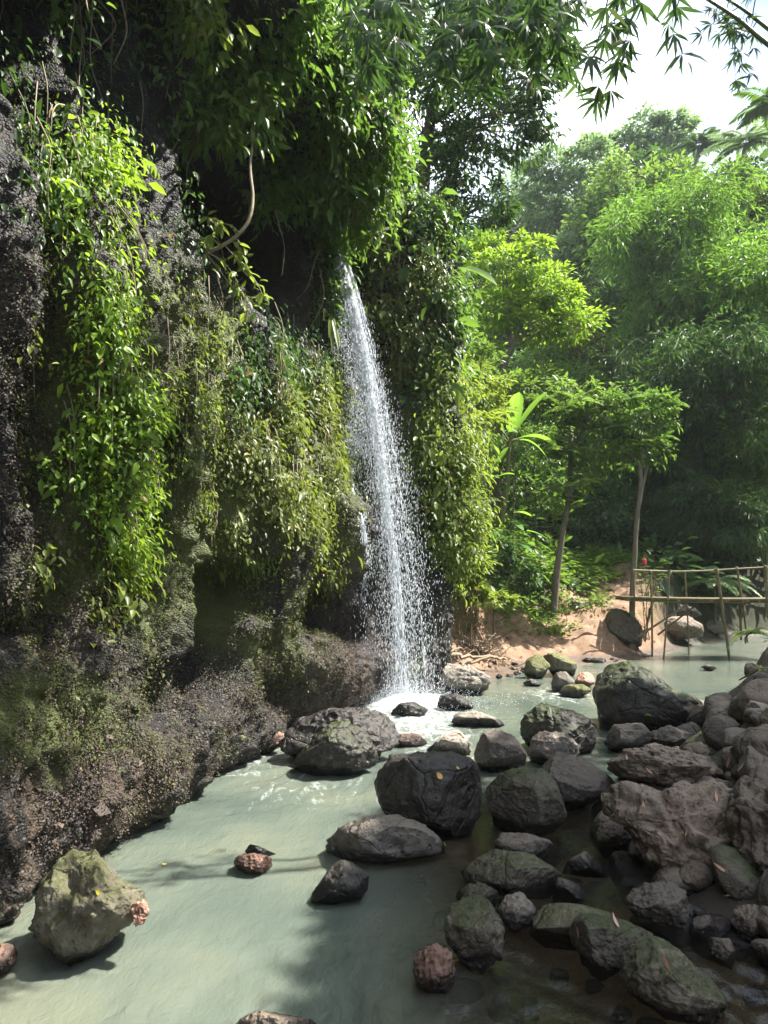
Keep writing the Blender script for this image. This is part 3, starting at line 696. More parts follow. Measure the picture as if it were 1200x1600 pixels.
rock('boulder', 'small speckled block stone at dark water edge', [(1100, 1502), (1105, 1469), (1138, 1464), (1151, 1490), (1142, 1512)], 4.95, 'conglomerate', .9, 33, cut=.8)
rock('boulder', 'rounded tan stone cut by the frame at dark water edge', [(1170, 1502), (1174, 1475), (1200, 1467), (1245, 1480), (1250, 1510), (1215, 1522)], 4.95, 'conglomerate', .9, 34)
rock('boulder', 'glistening wet stone breaking the shallows between slab and cobbled mass', [(878, 1366), (890, 1346), (915, 1330), (945, 1350), (952, 1367)], 6.5, 'basalt', .9, 35, down=.3)
rock('boulder', 'lumpy brown rock at left foot of cobbled mass', [(930, 1312), (935, 1290), (960, 1282), (988, 1300), (978, 1332), (943, 1337)], 7.0, 'conglomerate', .9, 36, rough=.1)
rock('boulder', 'small dark cobble under the lumpy brown rock', [(949, 1347), (963, 1330), (987, 1340), (987, 1360), (960, 1362)], 6.6, 'basalt', .9, 37)
rock('boulder', 'half sunk brown stone cut by the bottom frame edge', [(360, 1610), (378, 1590), (400, 1579), (440, 1590), (480, 1600), (500, 1625), (430, 1640)], 4.15, 'conglomerate', .9, 38, rough=.05)
rock('boulder', 'brown sunlit stone at the riffle by cliff foot', [(395, 1178), (408, 1158), (432, 1143), (448, 1146), (440, 1165), (412, 1180)], 10.4, 'rock_redbrown', .9, 39)
# --- right bank rubble
CG = dict(lumps=.15, rough=.09, down=.02)
rock('boulder', 'cobbled conglomerate mass overhanging dark hollow on right bank', [(938, 1272), (950, 1245), (975, 1225), (1040, 1238), (1100, 1215), (1138, 1226), (1132, 1290), (1142, 1340), (1172, 1390), (1165, 1421), (1128, 1411), (1090, 1391), (1050, 1371), (1010, 1351), (985, 1302), (950, 1292)], 6.35, 'conglomerate', .5, 40, **CG, cut=.92)
rock('boulder', 'huge cobbled conglomerate cut by right frame edge', [(1130, 1245), (1150, 1212), (1200, 1195), (1270, 1200), (1300, 1300), (1280, 1410), (1200, 1425), (1155, 1385), (1135, 1305)], 5.9, 'conglomerate', .6, 41, **CG, cut=.92)
rock('boulder', 'long crusty slab above the black hollow', [(948, 1205), (980, 1171), (1040, 1165), (1100, 1175), (1132, 1195), (1105, 1218), (1040, 1228), (970, 1222)], 8.0, 'conglomerate', .8, 42, lumps=.06, rough=.09, down=.1)
rock('boulder', 'rounded grey stone below largest dark block', [(944, 1167), (960, 1135), (1000, 1129), (1022, 1145), (1002, 1168), (960, 1178)], 10.1, 'basalt', .8, 43)
rock('boulder', 'flat triangular grey stone below largest dark block', [(1005, 1160), (1045, 1133), (1075, 1145), (1092, 1165), (1050, 1176)], 9.7, 'basalt', .9, 44, cut=.76)
rock('boulder', 'broad rounded dark stone under the earthy mound', [(1098, 1142), (1112, 1112), (1150, 1100), (1180, 1128), (1172, 1156), (1122, 1162)], 9.9, 'basalt', .8, 45, rough=.04)
rock('boulder', 'pale tilted slab between largest block and earthy mound', [(1072, 1124), (1108, 1096), (1140, 1100), (1120, 1130), (1095, 1142)], 10.6, 'basalt', .9, 46, cut=.78)
rock('boulder', 'small dark egg-shaped stone beside the broad rounded stone', [(1155, 1118), (1165, 1103), (1185, 1106), (1190, 1120), (1172, 1126)], 9.6, 'basalt', .9, 47)
rock('boulder', 'brown cleft stone at right frame edge below the mound', [(1140, 1180), (1165, 1155), (1205, 1150), (1225, 1180), (1205, 1205), (1160, 1205)], 7.6, 'conglomerate', .9, 48, lumps=.05)
rock('boulder', 'long grey log-like slab lying among rubble', [(1085, 1180), (1100, 1166), (1140, 1172), (1138, 1186), (1115, 1195)], 8.3, 'basalt', .9, 49)
rock('boulder', 'grey knob stone on top of the cobbled mass', [(1052, 1240), (1062, 1218), (1085, 1217), (1094, 1235), (1080, 1252)], 6.6, 'basalt', .9, 50)
rock('boulder', 'low crumbly stone in dark corner under cobbled overhang', [(1075, 1462), (1085, 1437), (1110, 1430), (1118, 1455), (1100, 1470)], 5.3, 'conglomerate', .9, 51)
rock('boulder', 'knobbly brown stone between speckled block and cobbled mass', [(1140, 1450), (1150, 1415), (1180, 1412), (1205, 1440), (1195, 1470), (1160, 1475)], 5.3, 'conglomerate', .9, 52, lumps=.06)
rock('boulder', 'smooth oval stone just above knobbly brown stone', [(1148, 1432), (1160, 1414), (1182, 1418), (1190, 1434), (1165, 1442)], 5.15, 'basalt', .9, 53, rough=.03)
# --- far bank
rock('boulder', 'mossy brown boulder under the left end of the bamboo bridge', [(938, 1002), (945, 966), (960, 950), (990, 955), (1004, 976), (1004, 1002)], 20.8, 'basalt_moss', .8, 60, down=.35)
rock('boulder', 'dark rock with sunlit mossy top at the dirt shore', [(818, 1057), (824, 1031), (845, 1021), (860, 1038), (860, 1060)], 17.3, 'rock_mossbright', .9, 61, cut=.8)
rock('boulder', 'mossy slanted slab right of dark moss-topped shore rock', [(846, 1026), (872, 1019), (902, 1036), (897, 1052), (868, 1056)], 18.0, 'rock_mossbright', .9, 62, cut=.8)
rock('boulder', 'dark rounded stone in shallow water by the shore rocks', [(861, 1077), (867, 1052), (885, 1049), (898, 1065), (895, 1078), (870, 1081)], 15.8, 'basalt', .9, 63)
rock('boulder', 'low flat stone with bright moss lying at waterline', [(872, 1084), (885, 1071), (910, 1069), (924, 1080), (900, 1090)], 15.2, 'rock_mossbright', .9, 64)
rock('boulder', 'pinkish stone beside the dark rounded shore stone', [(897, 1070), (905, 1052), (922, 1050), (930, 1066), (915, 1074)], 16.2, 'rock_red', .9, 65)
rock('boulder', 'rough brown rock at the foot of the cliff corner', [(690, 1080), (697, 1036), (735, 1040), (768, 1060), (757, 1077), (720, 1085)], 16.0, 'basalt_light', .9, 66, rough=.1)
rock('boulder', 'white stone in green water beside the earthy mound', [(1094, 1043), (1105, 1038), (1121, 1043), (1108, 1048)], 16.6, 'basalt_light', .9, 67)
rock('boulder', 'tiny grey stone awash before the moss-topped shore rock', [(817, 1068), (830, 1060), (847, 1068), (832, 1072)], 16.0, 'basalt_light', .9, 68)
rock('boulder', 'dark low rock beneath the bridge deck on far shore', [(1012, 990), (1035, 966), (1080, 962), (1100, 976), (1098, 992), (1040, 1000)], 24.0, 'conglomerate', .8, 69)
rock('boulder', 'pale sunlit rocks heap stone behind the bridge brace', [(1040, 957), (1055, 942), (1085, 948), (1096, 960), (1070, 966)], 24.6, 'basalt_light', .9, 70)
rock('boulder', 'pinkish pale slab stone behind the leaning bridge post', [(1100, 983), (1107, 968), (1128, 968), (1132, 985), (1115, 990)], 25.5, 'basalt_light', .9, 71)
rock('boulder', 'rounded earthy rock left of path below the leaning tree', [(818, 955), (828, 940), (845, 945), (848, 958)], 21.0, 'rock_redbrown', .9, 72)
rock('boulder', 'dark stone step on the dirt path', [(885, 950), (895, 937), (915, 940), (918, 952)], 22.2, 'basalt', .9, 73)

# loose stones of the right bank: each its own object, copies of twelve shapes
STONE = []
for k in range(12):
    D, Fc = ICO[4]; r = np.random.default_rng(500+k)
    Q = D*np.array((1, r.uniform(.65, .95), r.uniform(.5, .8)))
    for q in range(11):
        n_ = norm(r.normal(size=3)); pr = Q@n_; Q = Q-np.maximum(pr-pr.max()*r.uniform(.68, .92), 0)[:, None]*n_*.9
    Q = Q+D*(.05*fbm(D*2+k*7, 3)+.03*ridged(D*4.5+k*3, 3)+.015*fbm(D*14, 2))[:, None]
    STONE.append((Q, Fc))
smeshes = {}
def W_(px, py):
    Ys = np.linspace(4, 16, 160); q_ = np.array([P(px, py, y_) for y_ in Ys]); g_ = np.maximum(ground_z(q_[:, 0], q_[:, 1]), -.2)
    k_ = np.nonzero(q_[:, 2] < g_)[0]; k_ = k_[0] if len(k_) else 159
    return (q_[k_, 0], q_[k_, 1], g_[k_])
def stone(k, loc, size, rot, mat, label, group, cat='stone'):
    key = (k, mat)
    if key not in smeshes:
        o = mesh_obj('stone', STONE[k][0], STONE[k][1], M[mat], origin=(0, 0, 0)); smeshes[key] = o
    else:
        o = smeshes[key].copy(); COL.objects.link(o)
    o.location = [float(q) for q in loc]; o.scale = (size,)*3; o.rotation_euler = rot
    tag(o, label, cat, group); return o
cand = rng.uniform((1.8, 4.2), (8.0, 14.5), (6000, 2)); sdv = river_sd(cand[:, 0], cand[:, 1])
cand = cand[(sdv > -.25) & (sdv < 2.7)]
gz = ground_z(cand[:, 0], cand[:, 1])
ppx, ppy = proj(np.stack([cand[:, 0], cand[:, 1], gz], -1))
ok = (ppx < 1230) & (ppy < 1620); cand, gz = cand[ok], gz[ok]
placed = []
for (x, y), z in zip(cand, gz):
    if len(placed) >= 140: break
    if y > 11 and x > 4.9 and rng.uniform() < .93: continue
    s = float(np.clip(rng.lognormal(-1.95, .55), .055, .36))
    if any((x-a)**2+(y-b)**2 < (.72*(s+c))**2 for a, b, c in placed): continue
    placed.append((x, y, s))
    m_ = ['basalt', 'conglomerate', 'conglomerate', 'basalt', 'basalt_light'][int(rng.integers(5))] if s < .2 else 'conglomerate'
    lab = {'basalt': 'dark loose stone in the rubble of the right bank', 'conglomerate': 'brown loose stone in the rubble of the right bank', 'basalt_light': 'pale loose stone in the rubble of the right bank'}[m_]
    stone(int(rng.integers(12)), (x, y, z+s*.22), s, tuple(rng.uniform(0, 6.28, 3)*np.array((.15, .15, 1))), m_, lab, lab.replace('loose stone', 'loose stones'))
# middle sized stones packed between the big ones
cand = np.array([W_(rng.uniform(925, 1215), rng.uniform(1110, 1500)) for _ in range(500)])
mid = []
for x, y, z in cand:
    if len(mid) >= 70: break
    if river_sd(np.array([x]), np.array([y]))[0] < -.35 or y > 10.8: continue
    s = float(rng.uniform(.13, .34))
    if any((x-a)**2+(y-b)**2 < (.62*(s+c))**2 for a, b, c in mid): continue
    mid.append((x, y, s)); m_ = ['basalt', 'conglomerate', 'basalt_moss'][int(rng.integers(3))]
    lab = {'basalt': 'grey angular rock packed in the right bank pile', 'conglomerate': 'brown angular rock packed in the right bank pile', 'basalt_moss': 'mossy angular rock packed in the right bank pile'}[m_]
    stone(int(rng.integers(12)), (x, y, z+s*.18), s, tuple(rng.uniform(0, 6.28, 3)*np.array((.2, .2, 1))), m_, lab, lab.replace(' rock ', ' rocks '), 'rock')
# pebbles along the dirt shore
cand = rng.uniform((1.6, 16.5), (6.2, 22), (3000, 2)); sdv = river_sd(cand[:, 0], cand[:, 1]); cand = cand[(sdv > -.1) & (sdv < .5)][:32]
for (x, y), z in zip(cand, ground_z(cand[:, 0], cand[:, 1])):
    s = float(np.clip(rng.lognormal(-2.5, .4), .04, .16))
    stone(int(rng.integers(12)), (x, y, z+s*.2), s, (0, 0, float(rng.uniform(0, 6))), 'conglomerate', 'small stone along the waterline of the dirt shore', 'small stones along the dirt shore')

# stones lying on the stream bed under the shallow water of the near right side
cand = rng.uniform((-.4, 3.7), (2.9, 8.2), (160, 2)); sdv = river_sd(cand[:, 0], cand[:, 1]); cand = cand[sdv < -.15][:44]
for (x, y), z in zip(cand, ground_z(cand[:, 0], cand[:, 1])):
    s = float(np.clip(rng.lognormal(-2.1, .4), .06, .22)); z = min(z, -.05-s*.5)
    stone(int(rng.integers(12)), (x, y, z), s, (0, 0, float(rng.uniform(0, 6))), 'conglomerate', 'brown stone under the shallow water at lower right', 'stones under the shallow water')
# fallen leaves and petals resting on the rocks
M['leaf_fallen'] = leaf_mat('leaf_fallen', (.35, .2, .05), (.5, .3, .08), (.6, .42, .1), (.5, .3, .08), .2)
M['leaf_pink'] = leaf_mat('leaf_pink', (.42, .24, .18), (.5, .3, .22), (.55, .35, .26), (.4, .2, .12), .15)
M['leaf_yellow'] = leaf_mat('leaf_yellow', (.5, .42, .03), (.6, .5, .05), (.65, .55, .06), (.5, .45, .05), .3)
# ================================================================ waterfall
def water_drop_mat():
    t = NT('falling_water')
    p = t.principled(Base_Color=(.86, .90, .95), Roughness=.25, Specular_IOR_Level=.5)
    tr = t.n('ShaderNodeBsdfTranslucent'); tr.inputs[0].default_value = (.85, .9, .95, 1)
    m = t.n('ShaderNodeMixShader'); t.set(m, 0, .4); t.t.links.new(p, m.inputs[1]); t.t.links.new(tr.outputs[0], m.inputs[2])
    return t.finish(m.outputs[0])
def veil_mat():
    t = NT('water_veil')
    n = t.noise(9, 5, .7, stretch=(6, 6, .5)); n2 = t.noise(40, 3, .6, stretch=(2, 2, .5))
    a = t.math('MULTIPLY', t.ramp(t.math('ADD', t.math('MULTIPLY', n, .7), t.math('MULTIPLY', n2, .35)), [(.42, 0.), (.78, .5)]), t.attr('tint'))
    p = t.principled(Base_Color=(.86, .90, .95), Roughness=.35)
    tr = t.n('ShaderNodeBsdfTransparent')
    m = t.n('ShaderNodeMixShader'); t.set(m, 0, a); t.t.links.new(tr.outputs[0], m.inputs[1]); t.t.links.new(p, m.inputs[2])
    return t.finish(m.outputs[0])
M['drop'] = water_drop_mat(); M['veil'] = veil_mat()
FALLC = np.array([P(524, 396, 14.35), P(537, 428, 14.22), P(551, 485, 14.08), P(566, 560, 14.0), P(579, 640, 13.96), (594-600, 0, 0), (0, 0, 0), (0, 0, 0), (0, 0, 0)])
FALLC[5] = P(591, 715, 13.95); FALLC[6] = P(602, 805, 13.97); FALLC[7] = P(616, 930, 14.0); FALLC[8] = P(625, 1082, 14.05)
fc = curve(FALLC, 400)
fall_t = thing('waterfall', fc[-1], 'tall thin white waterfall scattering into drops down the mossy cliff', 'waterfall')
OCT = np.array([(1, 0, 0), (-1, 0, 0), (0, 1, 0), (0, -1, 0), (0, 0, 1), (0, 0, -1)], float)
OCF = np.array([(0, 2, 4), (2, 1, 4), (1, 3, 4), (3, 0, 4), (2, 0, 5), (1, 2, 5), (3, 1, 5), (0, 3, 5)])
def drops(buf, pos, r, ln, slant=None):
    N = len(pos)
    sc = np.stack([r, r, ln], -1)
    V = pos[:, None]+OCT[None]*sc[:, None]
    if slant is not None: V[:, 4] += slant*ln[:, None]; V[:, 5] -= slant*ln[:, None]
    buf.add(V.reshape(-1, 3), ((np.arange(N)*6)[:, None, None]+OCF[None]).reshape(-1, 3))
ftan = norm(np.gradient(fc, axis=0))
side = np.array((.93, .36, 0.)); outw = np.array((.36, -.93, 0.))
b1 = Buf()
# the core: many separate threads of elongated drops
for k in range(48):
    o1 = rng.normal(0, 1); o2 = rng.normal(0, 1); ph = rng.uniform(0, 50)
    n = int(rng.integers(160, 330)); u = rng.uniform(0, 1, n)**1.35
    if k % 3 == 0: u = rng.uniform(0, 1, n)**1.4*.45
    idx = (u*399).astype(int)
    wob = .09*u[:, None][:, 0]*vnoise(np.stack([u*5+ph, u*0, u*0], -1))
    sp = .035+.10*u
    ps = fc[idx]+side*((o1*sp+wob)[:, None])+outw*((o2*sp*.7)[:, None])+rng.normal(0, .012, (n, 3))
    ln = rng.uniform(.03, .17, n)*(1-.35*u); drops(b1, ps, rng.uniform(.0020, .0048, n), ln, -ftan[idx]*np.array((1, 1, 0)))
b1.build('falling_stream', M['drop'], fall_t)
b2 = Buf()
# spray: drops that spread outwards on their way down, mostly to the right of the stream
n = 20000; u = rng.uniform(0, 1, n)**.75
idx = (u*399).astype(int); spd = .045+.36*u**1.35
ps = fc[idx]+side*((rng.normal(.35*u, 1, n)*spd)[:, None])+outw*((rng.normal(.1, .8, n)*spd)[:, None])
drops(b2, ps, rng.uniform(.0016, .0044, n)*(.75+.35*u), rng.uniform(.005, .04, n), None)
n = 5200; u = rng.uniform(.1, .62, n); idx = (u*399).astype(int)   # drip curtain left of the stream, close to the wall
ps = fc[idx]-side*(rng.uniform(.05, .55, n)*1.0)[:, None]+outw*rng.uniform(-.5, -.1, n)[:, None]
drops(b2, ps, rng.uniform(.003, .007, n), rng.uniform(.006, .03, n))
n = 9000                                                            # splash
rr = np.abs(rng.normal(0, .62, n)); an = rng.uniform(0, 6.283, n)
ps = np.stack([fall[0]+.1+rr*np.cos(an)*1.3, fall[1]-.5+rr*np.sin(an)*.9, np.abs(rng.normal(0, .22, n))*np.exp(-rr*.8)+.01], -1)
drops(b2, ps, rng.uniform(.002, .006, n), rng.uniform(.003, .010, n))
sp_ = b2.build('spray', M['drop'], fall_t); sp_['kind'] = 'stuff'
# thin veil behind the drops
vb = []; vt = []
nn = 200; mm = 15
ii = np.linspace(0, 399, nn).astype(int)
for j, q in enumerate(np.linspace(-1, 1, mm)):
    u = ii/399
    wdt = .08+.22*u
    vb.append(fc[ii]+side*((q*wdt+.03*u)[:, None])-outw*((.12*(1-q*q)*-1+.02)*np.ones(nn))[:, None]+side*(.02*vnoise(np.stack([u*9, u*0+j*.4, u*0], -1)))[:, None])
    vt.append((1-q*q)**1.2*(1-.8*sstep(.2, .85, u))*sstep(0, .01, u+.01))
VV = np.stack(vb, 1).reshape(-1, 3)
mesh_obj('veil', VV, grid_faces(nn, mm), M['veil'], fall_t, {'tint': np.stack(vt, 1).ravel()})
# the thin second strand running down the wall left of the fall
from mathutils.bvhtree import BVHTree
_cf = grid_faces(NU, NV)
CB = BVHTree.FromPolygons([tuple(v) for v in CV], [tuple(int(q) for q in f) for f in _cf])
del _cf
def on_cliff(px, py, lift=.04):
    o = Vector((0, 0, CAM_H)); d = Vector(P(px, py, 10)-np.array((0, 0, CAM_H))).normalized()
    hit = CB.ray_cast(o, d, 60)
    if hit[0] is None: return P(px, py, 14.3)
    n = np.array(hit[1]); v = np.array(d)
    if n@v > 0: n = -n
    return np.array(hit[0])+n*lift
b3 = Buf()
pts = curve([on_cliff(x, y, .05) for x, y in ((541, 672), (545, 720), (550, 765), (560, 805), (569, 845), (572, 880), (569, 915), (564, 950))], 240)
for k in range(5):
    q = pts+np.array((1, .3, 0))*(.018*rng.normal()+.02*vnoise(np.stack([np.linspace(0, 9, 240)+k*9, np.zeros(240), np.zeros(240)], -1)))[:, None]
    a0 = int(rng.integers(0, 60)); a1 = int(rng.integers(170, 240))
    tube(b3, q[a0:a1], rng.uniform(.004, .010)*(1+.5*vnoise(np.stack([np.linspace(0, 30, 240), np.zeros(240)+k, np.zeros(240)], -1)))[a0:a1], 5)
n = 1500; idx = rng.integers(0, 240, n); drops(b3, pts[idx]+rng.normal(0, .05, (n, 3)), rng.uniform(.002, .006, n), rng.uniform(.005, .03, n))
b3.build('rivulet', M['drop'], label='thin white rivulet on the brown wall left of the waterfall', cat='rivulet')

# ================================================================ bamboo bridge
br = thing('bamboo_bridge', P(1080, 937, 21.5)*np.array((1, 1, 0)), 'narrow bamboo footbridge with single handrail over the green pool', 'footbridge')
def pole(buf, a, b, r0, r1=None, sag=0, bend=0):
    a, b = np.array(a, float), np.array(b, float); r1 = r1 or r0*.85
    n = max(8, int(np.linalg.norm(b-a)/.07)); u = np.linspace(0, 1, n)[:, None]
    q = a+(b-a)*u; q[:, 2] -= sag*4*(u*(1-u))[:, 0]; q = q+np.array((bend, bend*.5, 0))*(4*u*(1-u))
    L = np.linalg.norm(b-a); s = u[:, 0]*L
    node = np.exp(-((((s/.33)+.2) % 1-.5)/.07)**2)
    tube(buf, q, (r0+(r1-r0)*u[:, 0])*(1+.14*node), 8, .3+.5*rng.uniform())
YB = 21.3
def bpole(name, a, b, r, **k):
    q = Buf(); pole(q, a, b, r*.8, **k); return q.build(name, M['bamboo_pole'], br)
# deck: long bearers under a mat of short cross sticks
dk = Buf()
l0, l1 = P(976, 934, YB-.1), P(1235, 937, YB-.3)
for k in range(3):
    o_ = np.array((0, .42*k, -.05)); pole(dk, l0+o_, l1+o_, .036, sag=.03)
for t_ in np.linspace(0, 1, 96):
    c = l0+(l1-l0)*t_; c[2] -= .03*4*t_*(1-t_)
    j = rng.normal(0, .03, 2)
    pole(dk, c+np.array((j[0]*.4, -.12+j[0], .012)), c+np.array((j[1]*.4, .98+j[1], .012)), .022+.006*rng.uniform())
dk.build('deck', M['bamboo_pole'], br)
q = Buf()
hp = [P(990, 891, YB-.1), P(1050, 893, YB-.12), P(1100, 892, YB-.16), P(1150, 889, YB-.22), P(1240, 884, YB-.3)]
c = curve(hp, 60); tube(q, c, np.linspace(.028, .022, 60)*(1+.1*np.exp(-(((np.linspace(0, 13, 60)) % 1-.5)/.12)**2)), 8, .7)
q.build('handrail', M['bamboo_pole'], br)
for (x0, y0), (x1, y1), dY, r in (((1016, 890), (1019, 1022), 0, .040), ((1046, 890), (1036, 1035), -.15, .036), ((1119, 888), (1140, 1030), -.35, .055), ((1151, 885), (1168, 1000), .75, .042), ((1196, 884), (1198, 960), -.3, .05), ((1070, 894), (1077, 1030), .85, .03), ((989, 888), (991, 962), -.2, .03)):
    bpole('post', P(x0, y0, YB+dY-.08), P(x1, y1+4, YB+dY-.05), r, bend=.02)
bpole('post', P(1156, 940, YB+.5), P(1158, 1000, YB+.5), .05)
bpole('post', P(1018, 900, YB+.9), P(1004, 940, YB+.9), .02)
bpole('brace', P(995, 996, YB-.25), P(1075, 944, YB-.2), .04)
bpole('brace', P(1028, 992, YB+.4), P(1084, 948, YB+.5), .035)
bpole('brace', P(1015, 950, YB+.1), P(1008, 1003, YB+.15), .03)
for (lx, ly, dY) in ((1016, 893, -.1), (1046, 893, -.15), (1119, 891, -.25), (1151, 889, -.2), (1196, 886, -.3), (1018, 936, -.12), (1041, 937, -.15), (1128, 937, -.25)):
    q = Buf(); a_ = np.linspace(0, 6.283*3.5, 60); c_ = P(lx, ly, YB+dY)
    tube(q, c_+np.stack([np.cos(a_)*.05, np.sin(a_)*.055, np.linspace(-.03, .03, 60)+.02*np.sin(a_*2)], -1), .008, 5, rng.uniform()); q.build('lashing', M['vine'], br)
bpole('cross_bar', P(1165, 945, YB-.4), P(1175, 944, YB+.9), .03)

# ================================================================ sticks and litter
def stick(pts, r, label='dry grey branch lying on the dirt bank', group='dry branches on the dirt bank', mat='dry', name='dry_branch'):
    q = Buf(); c = curve(pts, 14); c[1:-1] += rng.normal(0, r*.6, (12, 3)); tube(q, c, np.linspace(r, r*.5, 14), 6, rng.uniform())
    return q.build(name, M[mat], label=label, cat='branch', group=group)
def gpt(x, y, dz=.03): return np.array((x, y, float(ground_z(np.array([x]), np.array([y]))[0])+dz))
for (a, b, r) in (((688, 1008), (720, 1062), .03), ((700, 1000), (690, 1070), .025), ((705, 1060), (770, 990), .045), ((700, 985), (790, 975), .05), ((735, 980), (788, 968), .035), ((712, 1048), (740, 1015), .02), ((695, 1020), (715, 1080), .03), ((690, 975), (730, 990), .03)):
    Ya, Yb = 17.2, 17.8
    A_ = P(*a, Ya); B_ = P(*b, Yb)
    for q_ in (A_, B_):
        g_ = float(ground_z(np.array([q_[0]]), np.array([q_[1]]))[0]); q_[2] = max(g_+r*.8, min(q_[2], g_+.30))
    stick([A_, (A_+B_)/2+rng.normal(0, .03, 3)+np.array((0, 0, .03)), B_], r)
pile = Buf()
for k in range(150):
    a = P(rng.uniform(720, 800), rng.uniform(925, 972), 18.6); g_ = float(ground_z(a[:1], a[1:2])[0]); a[2] = g_+abs(rng.normal(0, .12))
    dv = norm(rng.normal(size=3)*np.array((1, 1, .5))+np.array((0, -.2, .45))); L_ = rng.uniform(.3, .95)
    c = curve([a, a+dv*L_*.5+rng.normal(0, .05, 3), a+dv*L_-np.array((0, 0, .1*L_))], 8)
    tube(pile, c, np.linspace(.010, .004, 8)*rng.uniform(.7, 1.8), 5, rng.uniform())
pile.build('brushwood', M['dry'], label='tangled heap of dry straw coloured twigs at the slope foot', cat='brushwood', kind='stuff')

def lie_on(px, py, length, width, mat, label, ang=0., cat='leaf', name='fallen_leaf'):
    dg = bpy.context.evaluated_depsgraph_get()
    o = Vector((0, 0, CAM_H)); d = Vector(P(px, py, 10)-np.array((0, 0, CAM_H))).normalized()
    hit, loc, n, *_ = SC.ray_cast(dg, o, d)
    if not hit: return
    n = np.array(n); loc = np.array(loc)+n*.012
    t_ = norm(np.cross(n, (math.sin(ang), math.cos(ang), .05)))
    q = Buf(); k = 9; u = np.linspace(0, 1, k)
    wd = np.sin(np.pi*u**.8)*width*.5
    s_ = np.cross(n, t_); lift = .12*length*(2*u-1)**2
    c = loc+t_*((u-.5)*length)[:, None]+n*lift[:, None]
    V = np.stack([c-s_*wd[:, None]+n*.15*wd[:, None], c, c+s_*wd[:, None]+n*.2*wd[:, None]], 1).reshape(-1, 3)
    q.add(V, grid_faces(k, 3), .5)
    q.build(name, M[mat], label=label, cat=cat)
bpy.context.view_layer.update()
lie_on(685, 1213, .075, .06, 'leaf_fallen', 'round orange-yellow leaf, larger of two on flat-topped boulder', .3)
lie_on(714, 1201, .04, .03, 'leaf_fallen', 'small orange leaf, lesser of two on flat-topped boulder', .9)
lie_on(1047, 1514, .17, .035, 'leaf_pink', 'long pinkish dead leaf on the rough boulder nearest camera', 1.45)
lie_on(257, 1353, .05, .035, 'leaf_yellow', 'tiny yellow leaf floating between cliff and red rock', .5)
lie_on(155, 1395, .045, .025, 'leaf_yellow', 'small yellow leaf on the mossy olive boulder', .5)
lie_on(693, 1321, .045, .03, 'leaf_yellow', 'yellow-green leaf at the tip of pale pitted boulder', 1.2)
lie_on(3, 1420, .07, .05, 'leaf_yellow', 'yellow leaf in the water at the cliff foot', .5)
lie_on(712, 1505, .03, .06, 'leaf_yellow', 'yellow leaf stuck between red-brown lump and knobbly rock', .2)
for k, (px_, py_, l_) in enumerate(((980, 1185, .1), (1015, 1205, .09), (1138, 1190, .12), (1005, 1258, .08), (1110, 1205, .1), (1160, 1200, .1), (1045, 1260, .08), (1125, 1355, .11), (1088, 1330, .09), (940, 1118, .05), (1120, 1245, .1), (1075, 1300, .08), (905, 1452, .1), (960, 1440, .1))):
    lie_on(px_, py_, l_, .022, 'leaf_pink', 'curled dead bamboo leaf among the rubble of the right bank', rng.uniform(0, 3))
    if bpy.context.scene.objects[-1].name.startswith('fallen_leaf'): bpy.context.scene.objects[-1]['group'] = 'dead bamboo leaves among the rubble'
M['dry_leaf'] = simple_mat('dry_leaf', (.010, .007, .005), (.115, .083, .060), 60, .7)
M['leaf_moss'] = leaf_mat('leaf_moss', (.02, .03, .007), (.045, .064, .012), (.09, .105, .02), (.13, .17, .02), .2, .6)
